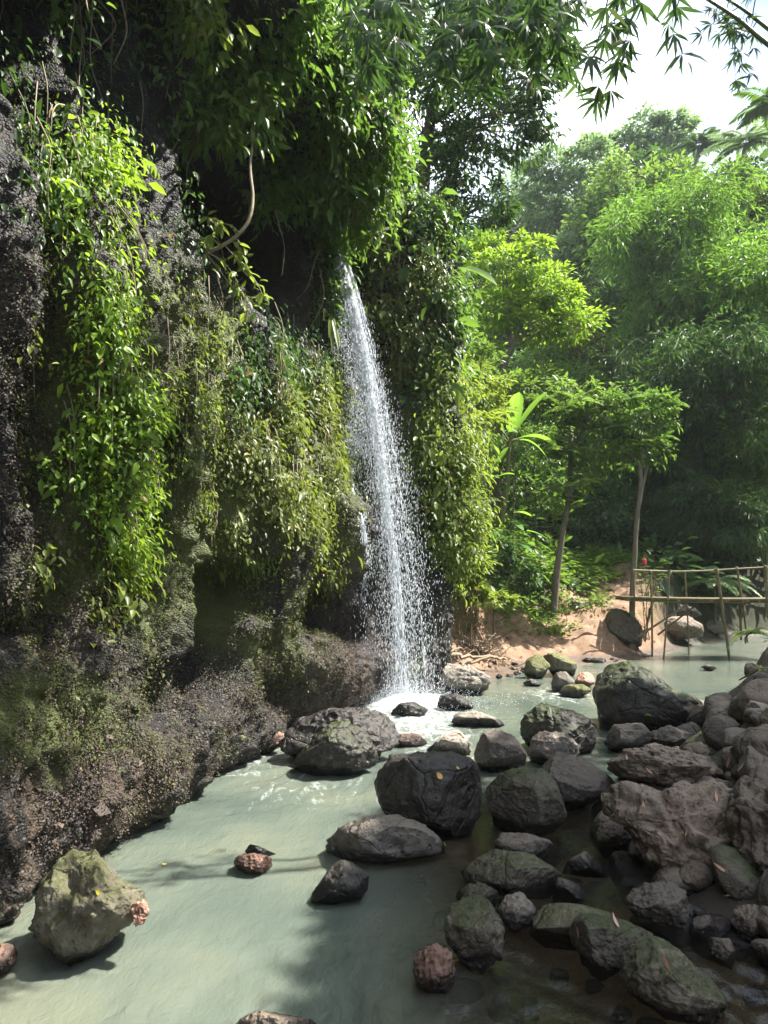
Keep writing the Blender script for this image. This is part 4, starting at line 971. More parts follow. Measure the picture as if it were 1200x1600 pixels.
# ================================================================ growth on the cliff
def sample_cliff(wfun, n):
    m = near & (CV[:, 2] > .25)
    ids = np.nonzero(m)[0]
    wgt = wfun(cpx[ids], cpy[ids])*CAREA[ids]
    wgt = np.maximum(wgt, 0); wgt /= wgt.sum()
    return ids[rng.choice(len(ids), n, p=wgt)]
def blobs(px, py, bl):
    r = 0
    for cx, cy, rx, ry, *a in bl:
        r = r+(a[0] if a else 1)*np.exp(-(((px-cx)/rx)**2+((py-cy)/ry)**2)**2)
    return r
def creeper(name, label, bl, ncl, per, L, mat, lift=.12, droop=.9, spread=.13, kind='mid', aspect=.42, cat='creeper', group='creepers hanging on the cliff', stems=.045, stuff=False, part=True):
    ids = sample_cliff(lambda x, y: blobs(x, y, bl)*np.clip(.55+1.5*fbm(np.stack([x/26, y/42, 0*x], -1), 3), .02, 2.5), ncl)
    c = CV[ids]; n = CN[ids]; n = norm(n*np.array((1, 1, .3)))
    lf = np.abs(rng.normal(0, lift, ncl))+.02
    c = c+n*lf[:, None]
    b = Buf()
    cc = np.repeat(c, per, 0); nn = np.repeat(n, per, 0); N = len(cc)
    pos = cc+rng.normal(0, 1, (N, 3))*np.array((spread, spread, spread*1.3))
    d = nn*.6+rng.normal(0, .55, (N, 3))+np.array((.08, 0, -droop))
    nor = nn*.7+np.array((0.1, 0, .8))+rng.normal(0, .35, (N, 3))
    l = L*rng.lognormal(-.1, .30, N)*np.where(rng.uniform(size=N) < .06, 1.7, 1.)*np.repeat(rng.lognormal(0, .22, ncl), per)
    ctint = np.repeat(rng.uniform(.15, .75, ncl), per)+rng.normal(0, .2, N)
    leaves(b, pos, d, nor, l, l*aspect*rng.uniform(.8, 1.2, N), kind, ctint)
    if stuff: return b.build(name, M[mat], label=label, cat=cat, kind='stuff')
    root = thing(name, c[np.argmax(c[:, 2])], label, cat, group)
    b.build('foliage', M[mat], root)
    s = Buf()
    k = max(4, int(ncl*stems))
    for i in rng.choice(ncl, k):
        a = CV[ids[i]]; q = c[i]
        top = a+np.array((0, 0, rng.uniform(.2, .7)))
        tube(s, curve([top, (top+q)/2+n[i]*.06, q, q+np.array((0, 0, -rng.uniform(.05, .35)))+n[i]*.02], 9), np.linspace(.008, .003, 9), 4, rng.uniform(), cap=False)
    s.build('vines', M['vine'], root)
    return root
creeper('creeper', 'broad-leaved creeper lit at the upper left of the dark wall', [(100, 245, 50, 26), (150, 275, 36, 36), (105, 310, 45, 30), (140, 370, 40, 40, .7), (150, 440, 36, 36, .5)], 400, 8, .066, 'leaf_vivid', .18, .9, .11)
creeper('creeper', 'long lime creeper curtain lit down the left wall', [(160, 520, 28, 60), (155, 610, 36, 60), (175, 690, 38, 70), (110, 735, 42, 26), (165, 775, 48, 40), (195, 850, 30, 50), (205, 640, 18, 40)], 880, 8, .056, 'leaf_vivid', .13, .8, .08)
creeper('creeper', 'small pale creeper tufts at the foot of lime curtain', [(170, 930, 45, 45), (60, 900, 30, 40, .5), (30, 1060, 25, 20, .5), (70, 960, 25, 20, .5)], 130, 7, .09, 'leaf_olive', .08, .8, .09)
creeper('creeper', 'olive creeper mat covering the wall left of the waterfall', [(470, 680, 60, 90), (420, 770, 60, 60), (490, 780, 45, 60), (505, 620, 25, 60), (420, 640, 50, 70, .6), (510, 870, 25, 50, .8), (380, 780, 30, 70, .7)], 3600, 7, .072, 'leaf_olive', .08, 1.1, .085)
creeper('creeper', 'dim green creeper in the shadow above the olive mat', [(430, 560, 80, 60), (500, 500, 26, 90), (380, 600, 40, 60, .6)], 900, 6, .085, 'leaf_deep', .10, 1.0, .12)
creeper('creeper', 'yellow-green creeper on the wall right of the waterfall top', [(600, 440, 28, 40), (630, 490, 35, 50), (640, 560, 25, 35), (590, 360, 35, 40), (655, 440, 30, 45)], 1100, 7, .10, 'leaf_olive', .20, .9, .13)
creeper('creeper', 'thick creeper cloak on the cliff corner right of the waterfall', [(680, 640, 28, 70), (700, 730, 40, 70), (680, 800, 32, 60), (715, 850, 38, 45), (720, 780, 40, 70), (660, 700, 18, 60, .6)], 2000, 8, .105, 'leaf_lime', .28, .9, .15)
creeper('creeper', 'dark drooping creeper between waterfall and thick corner cloak', [(665, 600, 18, 50), (640, 640, 15, 60, .5), (650, 820, 14, 60, .5)], 130, 7, .13, 'leaf_deep', .12, .9, .13)
creeper('creeper', 'leafy creeper cloaking the cliff brow above the waterfall', [(480, 60, 60, 90), (540, 160, 50, 90), (590, 260, 45, 80), (620, 340, 40, 60), (440, 30, 50, 60), (660, 330, 40, 60), (560, 60, 60, 60), (640, 230, 40, 80)], 2800, 8, .115, 'leaf_mid', .25, .8, .16)
creeper('creeper', 'dense dark creeper around the head of the waterfall', [(600, 340, 50, 40), (500, 330, 30, 60), (640, 420, 40, 70), (680, 480, 30, 90), (510, 430, 16, 50)], 900, 8, .14, 'leaf_mid', .15, .9, .15)
creeper('creeper', 'fine dark trailing growth on the shaded wall at the upper left', [(120, 120, 130, 130), (60, 300, 50, 90), (250, 120, 60, 120), (280, 330, 50, 90, .6)], 700, 6, .06, 'leaf_deep', .08, 1.2, .10)
creeper('creeper', 'thin film of tiny trailing leaves between lime curtain and olive mat', [(340, 600, 50, 120), (330, 740, 55, 110), (270, 700, 40, 120, .6), (360, 850, 45, 60), (400, 900, 40, 40)], 1100, 6, .045, 'leaf_lime', .03, 1.1, .06)
creeper('creeper', 'sparse small tufts on the bare streaked wall left of centre', [(270, 640, 50, 160), (300, 480, 40, 60), (330, 800, 40, 90), (60, 640, 40, 160, .5)], 330, 5, .05, 'leaf_olive', .03, 1.0, .05)
creeper('moss', 'low moss and liverwort leaves over the sunlit cliff face', [(155, 640, 80, 300), (340, 700, 50, 260), (450, 760, 110, 190), (110, 1110, 110, 80), (440, 1020, 80, 70), (320, 880, 70, 90), (70, 950, 80, 80), (250, 760, 45, 280), (660, 720, 50, 260), (60, 620, 60, 260, .35), (250, 1150, 150, 120, .25)], 52000, 3, .019, 'leaf_moss', .010, .6, .03, 'lo', .6, 'moss', None, stuff=True)
creeper('leaf_flakes', 'brown dead leaf scraps and wet grit stuck on the lower cliff', [(120, 1200, 220, 150), (420, 1060, 160, 80), (560, 1020, 50, 90), (60, 640, 80, 300), (270, 700, 70, 300, .8), (80, 960, 110, 110)], 34000, 3, .016, 'dry_leaf', .008, .5, .025, 'lo', .7, 'leaf litter', None, stuff=True) if 'dry_leaf' in M else None

# curtain hanging from the overhang: own strands in front of the dark recess
def curtain(label, strands, L, mat, group='leafy curtains hanging from the overhang', per_m=85, spread=.16, droop=.8, kind='mid'):
    """strands: (px, py_top, py_bottom, Y) vines hanging free"""
    root = thing('hanging_vine', P(strands[0][0], strands[0][1], strands[0][3]), label, 'vine', group)
    b, s = Buf(), Buf()
    for (px, t, bo, Y) in strands:
        A, B = P(px, t, Y), P(px+rng.normal(0, 8), bo, Y+rng.normal(0, .1))
        c = curve([A, A+(B-A)*.35+rng.normal(0, .08, 3), A+(B-A)*.7+rng.normal(0, .1, 3), B], 30)
        tube(s, c, np.linspace(.010, .004, 30), 5, rng.uniform(), cap=False)
        n = int(np.linalg.norm(B-A)*per_m)
        i = rng.integers(0, 30, n); dens = rng.normal(0, 1, (n, 3))*spread*np.array((1, 1, .5))
        pos = c[i]+dens
        d = norm(dens)*.6+rng.normal(0, .4, (n, 3))+np.array((.1, -.1, -droop)); nor = np.array((.25, -.15, .8))+rng.normal(0, .4, (n, 3))
        l = L*rng.lognormal(0, .25, n)
        leaves(b, pos, d, nor, l, l*.40, kind, .45+rng.normal(0, .22, n)+.15*rng.normal())
    b.build('foliage', M[mat], root); s.build('vines', M['vine'], root)
    return root
def strands(n, x0, x1, t0, t1, b0, b1, Y0, Y1):
    return [(rng.uniform(x0, x1), rng.uniform(t0, t1), rng.uniform(b0, b1), rng.uniform(Y0, Y1)) for _ in range(n)]
curtain('bright leafy curtain over the overhang, upper left of centre', strands(26, 300, 420, -60, 20, 110, 235, 9.0, 10.2), .15, 'leaf_bright')
curtain('sparse shaded leafy strands left of the bright curtain', strands(20, 195, 300, -80, -20, 60, 190, 8.0, 9.2), .13, 'leaf_mid', per_m=60)
curtain('lime leaf tuft at the top edge beside the dark corner', strands(7, 240, 310, -60, -20, 30, 70, 7.6, 8.2), .15, 'leaf_lime')
curtain('dark glossy leaf curtain left of the waterfall top', strands(26, 410, 520, 20, 110, 190, 350, 11.0, 12.4), .17, 'leaf_mid', per_m=75)
curtain('bright drooping leaf curtain above the waterfall', strands(22, 520, 605, 150, 230, 270, 385, 13.0, 14.2), .17, 'leaf_bright', per_m=80)
curtain('small leafy sprig hanging at the top left corner', strands(3, 70, 100, -40, -20, 10, 45, 6.5, 6.8), .14, 'leaf_bright')
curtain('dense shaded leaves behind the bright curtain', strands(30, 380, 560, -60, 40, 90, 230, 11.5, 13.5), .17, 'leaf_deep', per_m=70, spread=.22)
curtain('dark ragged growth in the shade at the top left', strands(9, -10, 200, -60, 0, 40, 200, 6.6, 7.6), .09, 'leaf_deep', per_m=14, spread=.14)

# aerial roots and bare vines hanging in front of the recess
for k, (px, t, bo, Y) in enumerate([(18, -40, 330, 6.6), (35, -40, 260, 6.7), (30, -60, 400, 6.9), (84, -40, 215, 7.0), (80, -40, 180, 7.1), (130, -40, 140, 7.3), (48, -40, 120, 6.6), (272, 180, 330, 9.2), (300, 190, 300, 9.3), (345, 200, 285, 9.6), (160, 140, 260, 7.6), (430, 330, 430, 11), (500, 390, 470, 12.4), (484, 530, 620, 12.6), (500, 420, 570, 12.8), (10, 100, 420, 6.3)]):
    A, B = P(px, t, Y), P(px+rng.normal(0, 12), bo, Y)
    q = Buf(); c = curve([A, A+(B-A)*.3+rng.normal(0, .05, 3), A+(B-A)*.65+rng.normal(0, .07, 3), B], 30)
    tube(q, c, np.linspace(rng.uniform(.007, .013), .003, 30), 5, rng.uniform())
    q.build('aerial_root', M['vine'], label='thin bare root hanging in front of the dark recess', cat='root', group='bare roots hanging in front of the recess')

# twisted hanging branch with a leafy tip
hb = thing('hanging_branch', P(395, 225, 9.3), 'twisted pale branch hanging before the dark recess with leafy tip', 'branch')
q = Buf()
hbY = 9.2
main = curve([P(x, y, hbY+dy) for x, y, dy in ((398, 175, .4), (394, 225, .2), (391, 265, .1), (395, 310, 0), (388, 345, -.1), (368, 370, -.15), (345, 385, -.15), (325, 395, -.1), (312, 412, 0), (295, 424, .1), (270, 418, .25), (240, 402, .4), (205, 380, .6), (185, 362, .8))], 110)
tube(q, main, np.concatenate([np.linspace(.016, .024, 40), np.linspace(.024, .020, 40), np.linspace(.018, .007, 30)]), 7, .7)
tips = []
for pl in (((345, 385), (365, 378), (380, 400), (388, 425)), ((325, 395), (350, 410), (370, 440), (378, 470), (384, 492)), ((345, 385), (330, 372), (318, 380)), ((312, 412), (300, 440), (290, 450)), ((325, 400), (345, 425), (365, 450), (402, 478)), ((375, 365), (360, 352), (340, 348), (325, 340)), ((350, 382), (375, 410), (400, 440), (410, 460))):
    c = curve([P(x, y, hbY-.15+.1*i*rng.normal()) for i, (x, y) in enumerate(pl)], 24); tube(q, c, np.linspace(.009, .003, 24), 5, .6); tips.append(c)
q.build('bough', M['vine'], hb)
b = Buf()
for c in tips:
    n = 24; i = np.clip((rng.beta(2.2, 1.2, n)*24).astype(int), 0, 23)
    l = .12*rng.lognormal(0, .25, n)
    leaves(b, c[i]+rng.normal(0, .03, (n, 3)), rng.normal(0, .5, (n, 3))+np.array((.25, -.2, -.55)), np.array((.3, -.3, .7))+rng.normal(0, .35, (n, 3)), l, l*.42, 'mid', .6+rng.normal(0, .2, n))
b.build('foliage', M['leaf_lime'], hb)
# straw coloured stalk sticking out low on the lime curtain
stick([on_cliff(205, 845, .15), P(230, 885, 7.2), P(256, 925, 7.0)], .008, 'thin pale stalk sticking out of the lime curtain', None, 'vine', 'stalk')

# ================================================================ trees
def crown(buf, c, R, nl, L, aspect=.42, clusters=26, kind='lo', droop=.35, flat=.55, shell=.3, csize=.26, tbase=.5, outw=.55):
    c = np.asarray(c, float); R = np.asarray(R, float)
    cd = rdir(clusters)*(rng.uniform(shell, 1, clusters)**(1/2.2))[:, None]
    cc = c+cd*R
    per = max(3, nl//clusters); N = per*clusters
    cr = csize*R.mean()*rng.uniform(.5, 1.5, clusters)
    C_ = np.repeat(cc, per, 0); r_ = np.repeat(cr, per)[:, None]
    g = rng.normal(0, 1, (N, 3)); pos = C_+g*r_*np.array((1, 1, flat))*.75
    d = norm(pos-c)*outw+norm(g)*.5+rng.normal(0, .3, (N, 3))+np.array((0, 0, -droop))
    nor = np.array((0, 0, 1.))+norm(pos-c)*.35+rng.normal(0, .42, (N, 3))
    l = L*rng.lognormal(0, .25, N)
    ti = np.repeat(tbase+rng.normal(0, .22, clusters), per)+rng.normal(0, .16, N)
    leaves(buf, pos, d, nor, l, l*aspect, kind, ti)
    return cc
def tree(name, label, trunk, r0, r1, bl, nl, L, mat, bark='bark', cat='tree', group=None, aspect=.42, clusters=26, kind='lo', droop=.35, flat=.5, csize=.26, twigs=True, limb=.45, shell=.3, tb=.5):
    """bl: list of (centre, radii) crown masses"""
    trunk = [np.asarray(q, float) for q in trunk]
    root = thing(name, trunk[0], label, cat, group)
    tc_ = curve(trunk, 40) if len(trunk) > 2 else np.linspace(trunk[0], trunk[1], 40)
    q = Buf(); L_ = np.linalg.norm(tc_[-1]-tc_[0])
    tc_ = tc_+.012*L_*.3*np.stack([vnoise(np.stack([np.linspace(0, 6, 40)+k*20, np.zeros(40), np.zeros(40)], -1)) for k in range(3)], -1)
    rr = np.linspace(r0, r1, 40); rr[:4] *= np.array((1.5, 1.28, 1.13, 1.05))
    tube(q, tc_, rr*(1+.08*vnoise(np.stack([np.linspace(0, 14, 40), np.zeros(40), np.zeros(40)], -1))), 9, .5)
    f = Buf(); tot = sum(np.prod(R)**(2/3) for _, R in bl)
    for c, R in bl:
        c = np.asarray(c, float); R = np.asarray(R, float)
        n = int(.72*nl*np.prod(R)**(2/3)/tot)
        k = max(6, int(clusters*min(1.6, n/(nl/len(bl)))))
        cc = crown(f, c, R, n, L, aspect, k, kind, droop, flat, shell, csize, tb)
        # limb from the trunk to this mass, twigs out to its clumps
        j = int(np.argmin(np.linalg.norm(tc_-(c-np.array((0, 0, .9*R[2]))), axis=1))); j = max(j, 14)
        a = tc_[j]; m = a+(c-a)*.5+np.array((0, 0, .12*np.linalg.norm(c-a)))*rng.uniform(-.3, 1)
        rl = max(r1*.35, rr[j]*limb)
        lb = curve([a, m, c], 16); tube(q, lb, np.linspace(rl, rl*.35, 16), 6, .5, cap=False)
        if twigs:
            for t_ in cc[::2]:
                s0 = lb[int(rng.integers(6, 16))]; md = (s0+t_)/2+rng.normal(0, .08, 3)*R.mean()*.5
                tube(q, curve([s0, md, t_], 8), np.linspace(rl*.32, rl*.08, 8), 4, .5, cap=False)
    q.build('trunk', M[bark], root); f.build('crown', M[mat], root)
    return root
def blob(px, py, Y, rx, ry, rd=None):
    s = Y/F
    return (P(px, py, Y), (rx*s, (rd or (rx+ry)/2)*s, ry*s))
G = lambda x, y: np.array((x, y, float(ground_z(np.array([x]), np.array([y]))[0])-.1))
def at(px, Y):   # ground point under photo column px at distance Y
    x = P(px, 885, Y)[0]; return G(x, Y)
# --- dark tree overhanging the cliff top, centre
tree('overhanging_tree', 'big dark leafy tree leaning out over the cliff behind the waterfall', [(.3, 19.5, 6.5), P(655, 380, 18.6), P(665, 230, 18.2), P(700, 90, 18)], .22, .10,
     [blob(690, 110, 18, 75, 70), blob(770, 190, 17.5, 75, 75), blob(815, 120, 17, 65, 65), blob(720, 270, 17.8, 62, 70), blob(660, 200, 18.4, 55, 80), blob(690, 345, 18.2, 48, 45), blob(760, 320, 17.4, 40, 40), blob(630, 60, 18.5, 70, 60), blob(770, 20, 17.5, 90, 70), blob(850, 170, 17, 30, 55)],
     21000, .15, 'leaf_deep', clusters=44, droop=.6, csize=.25, group=None)
tree('clifftop_tree', 'mid green tree on the cliff top left of the dark overhanging tree', [(-3.2, 16.5, 10.6), P(470, 40, 16.3), P(480, -60, 16)], .16, .08,
     [blob(450, 60, 15.5, 70, 60), blob(540, 40, 15.5, 60, 50), blob(500, -40, 15.5, 90, 60), blob(580, 120, 15.6, 40, 70), blob(600, 20, 15.6, 50, 70), blob(420, 120, 14.5, 50, 60)],
     11000, .16, 'leaf_mid', clusters=30, droop=.5)
tree('clifftop_tree', 'shaded tree above the leafy curtain at the top edge', [(-4.6, 11, 12.6), (-3.8, 11, 13.5), (-3.0, 10.8, 14)], .16, .08,
     [((-2.7, 10.4, 10.6), (1.0, 1.0, .7)), ((-3.4, 9.6, 10.2), (1.0, 1, .6)), ((-3.2, 8.2, 9.6), (1, 1, .8)), ((-3.2, 7.0, 9.4), (1, 1, .8)), ((-2.0, 11.6, 10.6), (.9, .9, .6))], 7000, .15, 'leaf_mid', clusters=26)
tree('slope_shrub', 'leafy bush behind the cliff corner above the thick cloak', [(.6, 18.2, 5.4), P(660, 420, 18.2), P(670, 350, 18.2)], .08, .04,
     [blob(640, 330, 16.6, 45, 60), blob(675, 420, 17.2, 35, 55), blob(610, 270, 16, 40, 50), blob(690, 520, 17.8, 30, 50), blob(700, 600, 18.5, 35, 45)], 8500, .15, 'leaf_mid', clusters=30, droop=.6)
# --- lime tree of the middle distance
tree('lime_tree', 'slender lime green tree with forked trunk, brightest in the valley', [at(778, 25), P(783, 600, 25), P(800, 545, 25)], .16, .09,
     [blob(790, 420, 25, 60, 34), blob(835, 385, 25, 35, 26), blob(850, 450, 25, 55, 34), blob(775, 480, 25, 55, 34), blob(900, 505, 24.5, 42, 30), blob(840, 510, 25, 55, 30), blob(755, 540, 25, 30, 34), blob(875, 470, 25, 40, 26), blob(770, 385, 25.5, 26, 26)],
     15000, .17, 'leaf_vivid', 'bark_pale', clusters=40, flat=.32, droop=.2, csize=.24, shell=.2, tb=.55)
tree('path_tree', 'young leafy tree with leaning bare trunk left of the path', [at(863, 22.6), P(876, 850, 22.6), P(890, 770, 22.6), P(893, 700, 22.6)], .105, .06,
     [blob(885, 630, 22.5, 36, 32, 30), blob(930, 655, 22.3, 34, 36, 30), blob(900, 690, 22.6, 44, 36, 30), blob(862, 680, 22.8, 28, 36, 26), blob(905, 735, 22.5, 30, 28, 24), blob(950, 640, 22.6, 26, 26, 24), blob(940, 705, 22.4, 24, 28, 24), blob(880, 606, 22.4, 16, 18, 14), blob(918, 612, 22.3, 15, 22, 14), blob(955, 618, 22.4, 18, 16, 14), blob(855, 640, 22.7, 18, 16, 14)],
     2600, .17, 'leaf_bright', 'bark_pale', clusters=20, flat=.8, droop=.45, kind='mid', csize=.3)
tree('path_tree', 'thin forked tree at the left end of the bamboo bridge', [at(984, 21.7), P(992, 850, 21.7), P(1000, 760, 21.7), P(1004, 700, 21.7)], .085, .045,
     [blob(1000, 650, 21.8, 34, 40, 30), blob(970, 640, 22, 30, 32, 26), blob(1030, 640, 22, 28, 34, 26), blob(980, 705, 21.8, 36, 34, 26), blob(1022, 695, 22, 28, 30, 24), blob(985, 612, 21.8, 16, 18, 14), blob(1015, 622, 21.8, 18, 16, 14), blob(1050, 655, 21.8, 16, 20, 14)],
     2600, .14, 'leaf_mid', 'bark_pale', clusters=20, flat=.8, droop=.45, csize=.3)
stem2 = Buf(); tube(stem2, curve([P(996, 800, 21.8), P(1005, 755, 21.9), P(1012, 725, 22)], 12), np.linspace(.06, .04, 12), 7, .6); stem2.build('trunk', M['bark_pale'], [o for o in bpy.data.objects if o.get('label', '').startswith('thin forked tree')][0])
def frond(buf, rib, a, dv, L, droop, nleaf, ll, lw, up=.5, tint=.5):
    dv = norm(np.asarray(dv, float)); t_ = np.linspace(0, 1, 16)
    c = a+dv*(t_*L)[:, None]+np.array((0, 0, 1.))*(up*L*t_-droop*L*t_**2)[:, None]
    tube(rib, c, np.linspace(.018, .005, 16)*max(.6, L/2.5), 4, .4, cap=False)
    tg_ = norm(np.gradient(c, axis=0))
    u = np.linspace(.08, .99, nleaf); i = (u*15).astype(int); fr = (u*15-i)[:, None]; i2 = np.minimum(i+1, 15)
    pos = c[i]*(1-fr)+c[i2]*fr; tt = tg_[i]; sd_ = norm(np.cross(tt, (0, 0, 1.)))
    l = ll*np.sin(np.pi*np.clip(u*.86+.12, 0, 1))**.7
    for sg in (-1, 1):
        d = sd_*sg+tt*.55+np.array((0, 0, -.35))+rng.normal(0, .06, (nleaf, 3))
        leaves(buf, pos, d, np.array((0, 0, 1.))+sd_*sg*-.2+rng.normal(0, .1, (nleaf, 3)), l, lw, 'lo', tint+rng.normal(0, .12, nleaf))
def pinnate(label, tips, mat, L, ll, lw, n):
    # compound leaves springing from the twig ends of the young trees
    root = [o for o in bpy.data.objects if o.get('label', '') == label][0]; f, rb = Buf(), Buf()
    for (px, py, Y) in tips:
        c = P(px, py, Y)+rng.normal(0, .06, 3)
        for k in range(n):
            a = k*2.39996+rng.uniform(0, .5)
            frond(f, f, c, (math.cos(a), math.sin(a), rng.uniform(-.2, .5)), L*rng.uniform(.7, 1.15), rng.uniform(.35, .75), 11, ll, lw, rng.uniform(.3, .75), rng.uniform(.25, .9))
    f.build('leaf_sprays', M[mat], root)
pinnate('young leafy tree with leaning bare trunk left of the path', [(865+rng.uniform(-20, 95), rng.uniform(612, 770), 22.4+rng.normal(0, .5)) for _ in range(18)]+[(872+rng.uniform(-25, 60), rng.uniform(740, 800), 22.4+rng.normal(0, .4)) for _ in range(6)]+[(880, 622, 22.3), (925, 626, 22.3), (945, 640, 22.4), (900, 630, 22.6)], 'leaf_bright', .62, .17, .065, 7)
pinnate('thin forked tree at the left end of the bamboo bridge', [(1000+rng.uniform(-40, 50), rng.uniform(622, 735), 21.8+rng.normal(0, .4)) for _ in range(16)]+[(985, 625, 21.8), (1020, 630, 21.8)], 'leaf_mid', .55, .15, .055, 7)
# --- bushes of the slope left of the valley
def bush(label, bl, nl, L, mat, name='bush', group='bushes on the slope left of the valley', **k):
    c = np.asarray(bl[0][0]); g = G(c[0], c[1]); top = c.copy()
    if g[2] > c[2]-.2: g[2] = c[2]-.6
    return tree(name, label, [g, (g+top)/2, top], .022, .012, bl, nl, L, mat, cat='bush', group=group, **k)
bush('yellow-green bush beside the cliff corner, above the banana plants', [blob(740, 600, 19.5, 45, 42), blob(720, 670, 19, 35, 40), blob(760, 650, 20, 34, 34)], 5200, .15, 'leaf_lime', clusters=30)
bush('bright bush filling the gap under the lime tree', [blob(800, 620, 23.5, 50, 30), blob(850, 600, 24, 40, 28), blob(740, 560, 22, 30, 45)], 4800, .16, 'leaf_bright', clusters=30)
bush('mid green bush behind the banana plants', [blob(835, 700, 25, 42, 45), blob(860, 760, 25.5, 36, 40), blob(800, 740, 24.5, 36, 45)], 6000, .15, 'leaf_mid', clusters=34)
bush('dark shady bush under the elephant ear leaves', [blob(770, 870, 19.5, 38, 30), blob(810, 900, 20, 34, 26), blob(760, 910, 19.2, 26, 20)], 4600, .12, 'leaf_deep', clusters=30)
bush('pale green bush at the corner foot of the cliff', [blob(735, 880, 18.2, 28, 30), blob(715, 915, 17.9, 18, 18), blob(738, 925, 18.0, 26, 18), blob(775, 940, 18.6, 28, 14)], 4200, .13, 'leaf_lime', clusters=22)
bush('dense bush on the shaded bank right of the leaning trunk', [blob(930, 790, 29, 45, 60), blob(900, 820, 28, 26, 30), blob(970, 800, 30, 30, 60)], 6500, .16, 'leaf_deep', clusters=36)
bush('deep green shrub in the gap between the two path trees', [blob(945, 730, 31, 40, 40), blob(900, 610, 33, 50, 40), blob(860, 560, 34, 40, 40)], 5200, .20, 'leaf_mid', clusters=32)
# sunny ground cover on the bank
def carpet(name, label, xr, yr, wfun, n, per, L, mat, h=.3, aspect=.5, kind='lo', cat='undergrowth', droop=.1):
    c = rng.uniform((xr[0], yr[0]), (xr[1], yr[1]), (n*8, 2)); z = ground_z(c[:, 0], c[:, 1], False); sd = river_sd(c[:, 0], c[:, 1])
    pr = wfun(c[:, 0], c[:, 1], sd); keep = rng.uniform(size=len(c)) < pr
    c = np.column_stack([c, z])[keep][:n]
    c[:, 2] = ground_z(c[:, 0], c[:, 1])
    c[:, 2] += rng.uniform(.15, 1, len(c))*h*(.6+.5*vnoise(c*.8))
    cc = np.repeat(c, per, 0); N = len(cc); g = rng.normal(0, 1, (N, 3))
    b = Buf(); l = L*rng.lognormal(0, .3, N)
    leaves(b, cc+g*np.array((h*.5, h*.5, h*.25)), norm(g)*np.array((1, 1, .4))+np.array((0, -.05, -droop)), np.array((0, 0, 1.))+rng.normal(0, .4, (N, 3)), l, l*aspect, kind, np.repeat(rng.uniform(.2, .8, len(c)), per)+rng.normal(0, .15, N))
    return b.build(name, M[mat], label=label, cat=cat, kind='stuff')
carpet('ground_cover', 'bright leafy ground cover on the sunny bank', (2.2, 11), (20.5, 31), lambda x, y, s: ((s > 2.6) & (np.hypot(x-(6.3-(y-22)*.1), (y-22.5)*.45) > .95) & ~((y < 22.5) & (x > 2.9))).astype(float), 4200, 5, .20, 'leaf_bright', .42)
carpet('weeds', 'low weeds along the top of the dirt bank', (1.6, 7), (17.6, 23.5), lambda x, y, s: ((s > 1.5) & (s < 3.4))*.6*(vnoise(np.stack([x*1.3, y*1.3, x*0], -1)) > -.15), 620, 5, .12, 'leaf_bright', .16)
carpet('undergrowth', 'dark undergrowth over the slope left of the valley', (-9, 6), (17.2, 42), lambda x, y, s: (s > 3.4)*1., 5200, 5, .30, 'leaf_mid', .7)
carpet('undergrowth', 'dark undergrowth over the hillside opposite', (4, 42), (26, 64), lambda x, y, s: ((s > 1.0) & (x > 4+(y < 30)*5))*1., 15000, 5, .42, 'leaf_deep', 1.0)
carpet('grass_tufts', 'scattered weeds and grass on the right bank mound', (4.2, 9), (9, 15.5), lambda x, y, s: ((s > .9))*.25*(vnoise(np.stack([x*1.1, y*1.1+7, x*0], -1)) > .15), 110, 6, .13, 'leaf_mid', .14, .2, 'blade')
carpet('undergrowth', 'shaded undergrowth on the right bank behind the rubble', (6.5, 26), (3, 24), lambda x, y, s: (s > 3.2)*1., 2500, 5, .26, 'leaf_mid', .5)

M['litter'] = leaf_mat('litter', (.06, .035, .02), (.12, .075, .045), (.22, .15, .09), (.12, .08, .04), .12, .7)
carpet('leaf_litter', 'scattered brown leaf litter on the dirt bank', (1.5, 8), (16.8, 26), lambda x, y, s: ((s > .25) & (s < 4.2))*1., 420, 2, .075, 'litter', .015, .45, 'lo', 'leaf litter', 0.)
carpet('leaf_litter', 'scattered dead leaves on the rubble of the right bank', (2.2, 8.5), (4.6, 14), lambda x, y, s: ((s > .1) & (s < 3.2))*1., 520, 2, .06, 'litter', .02, .3, 'lo', 'leaf litter', 0.)
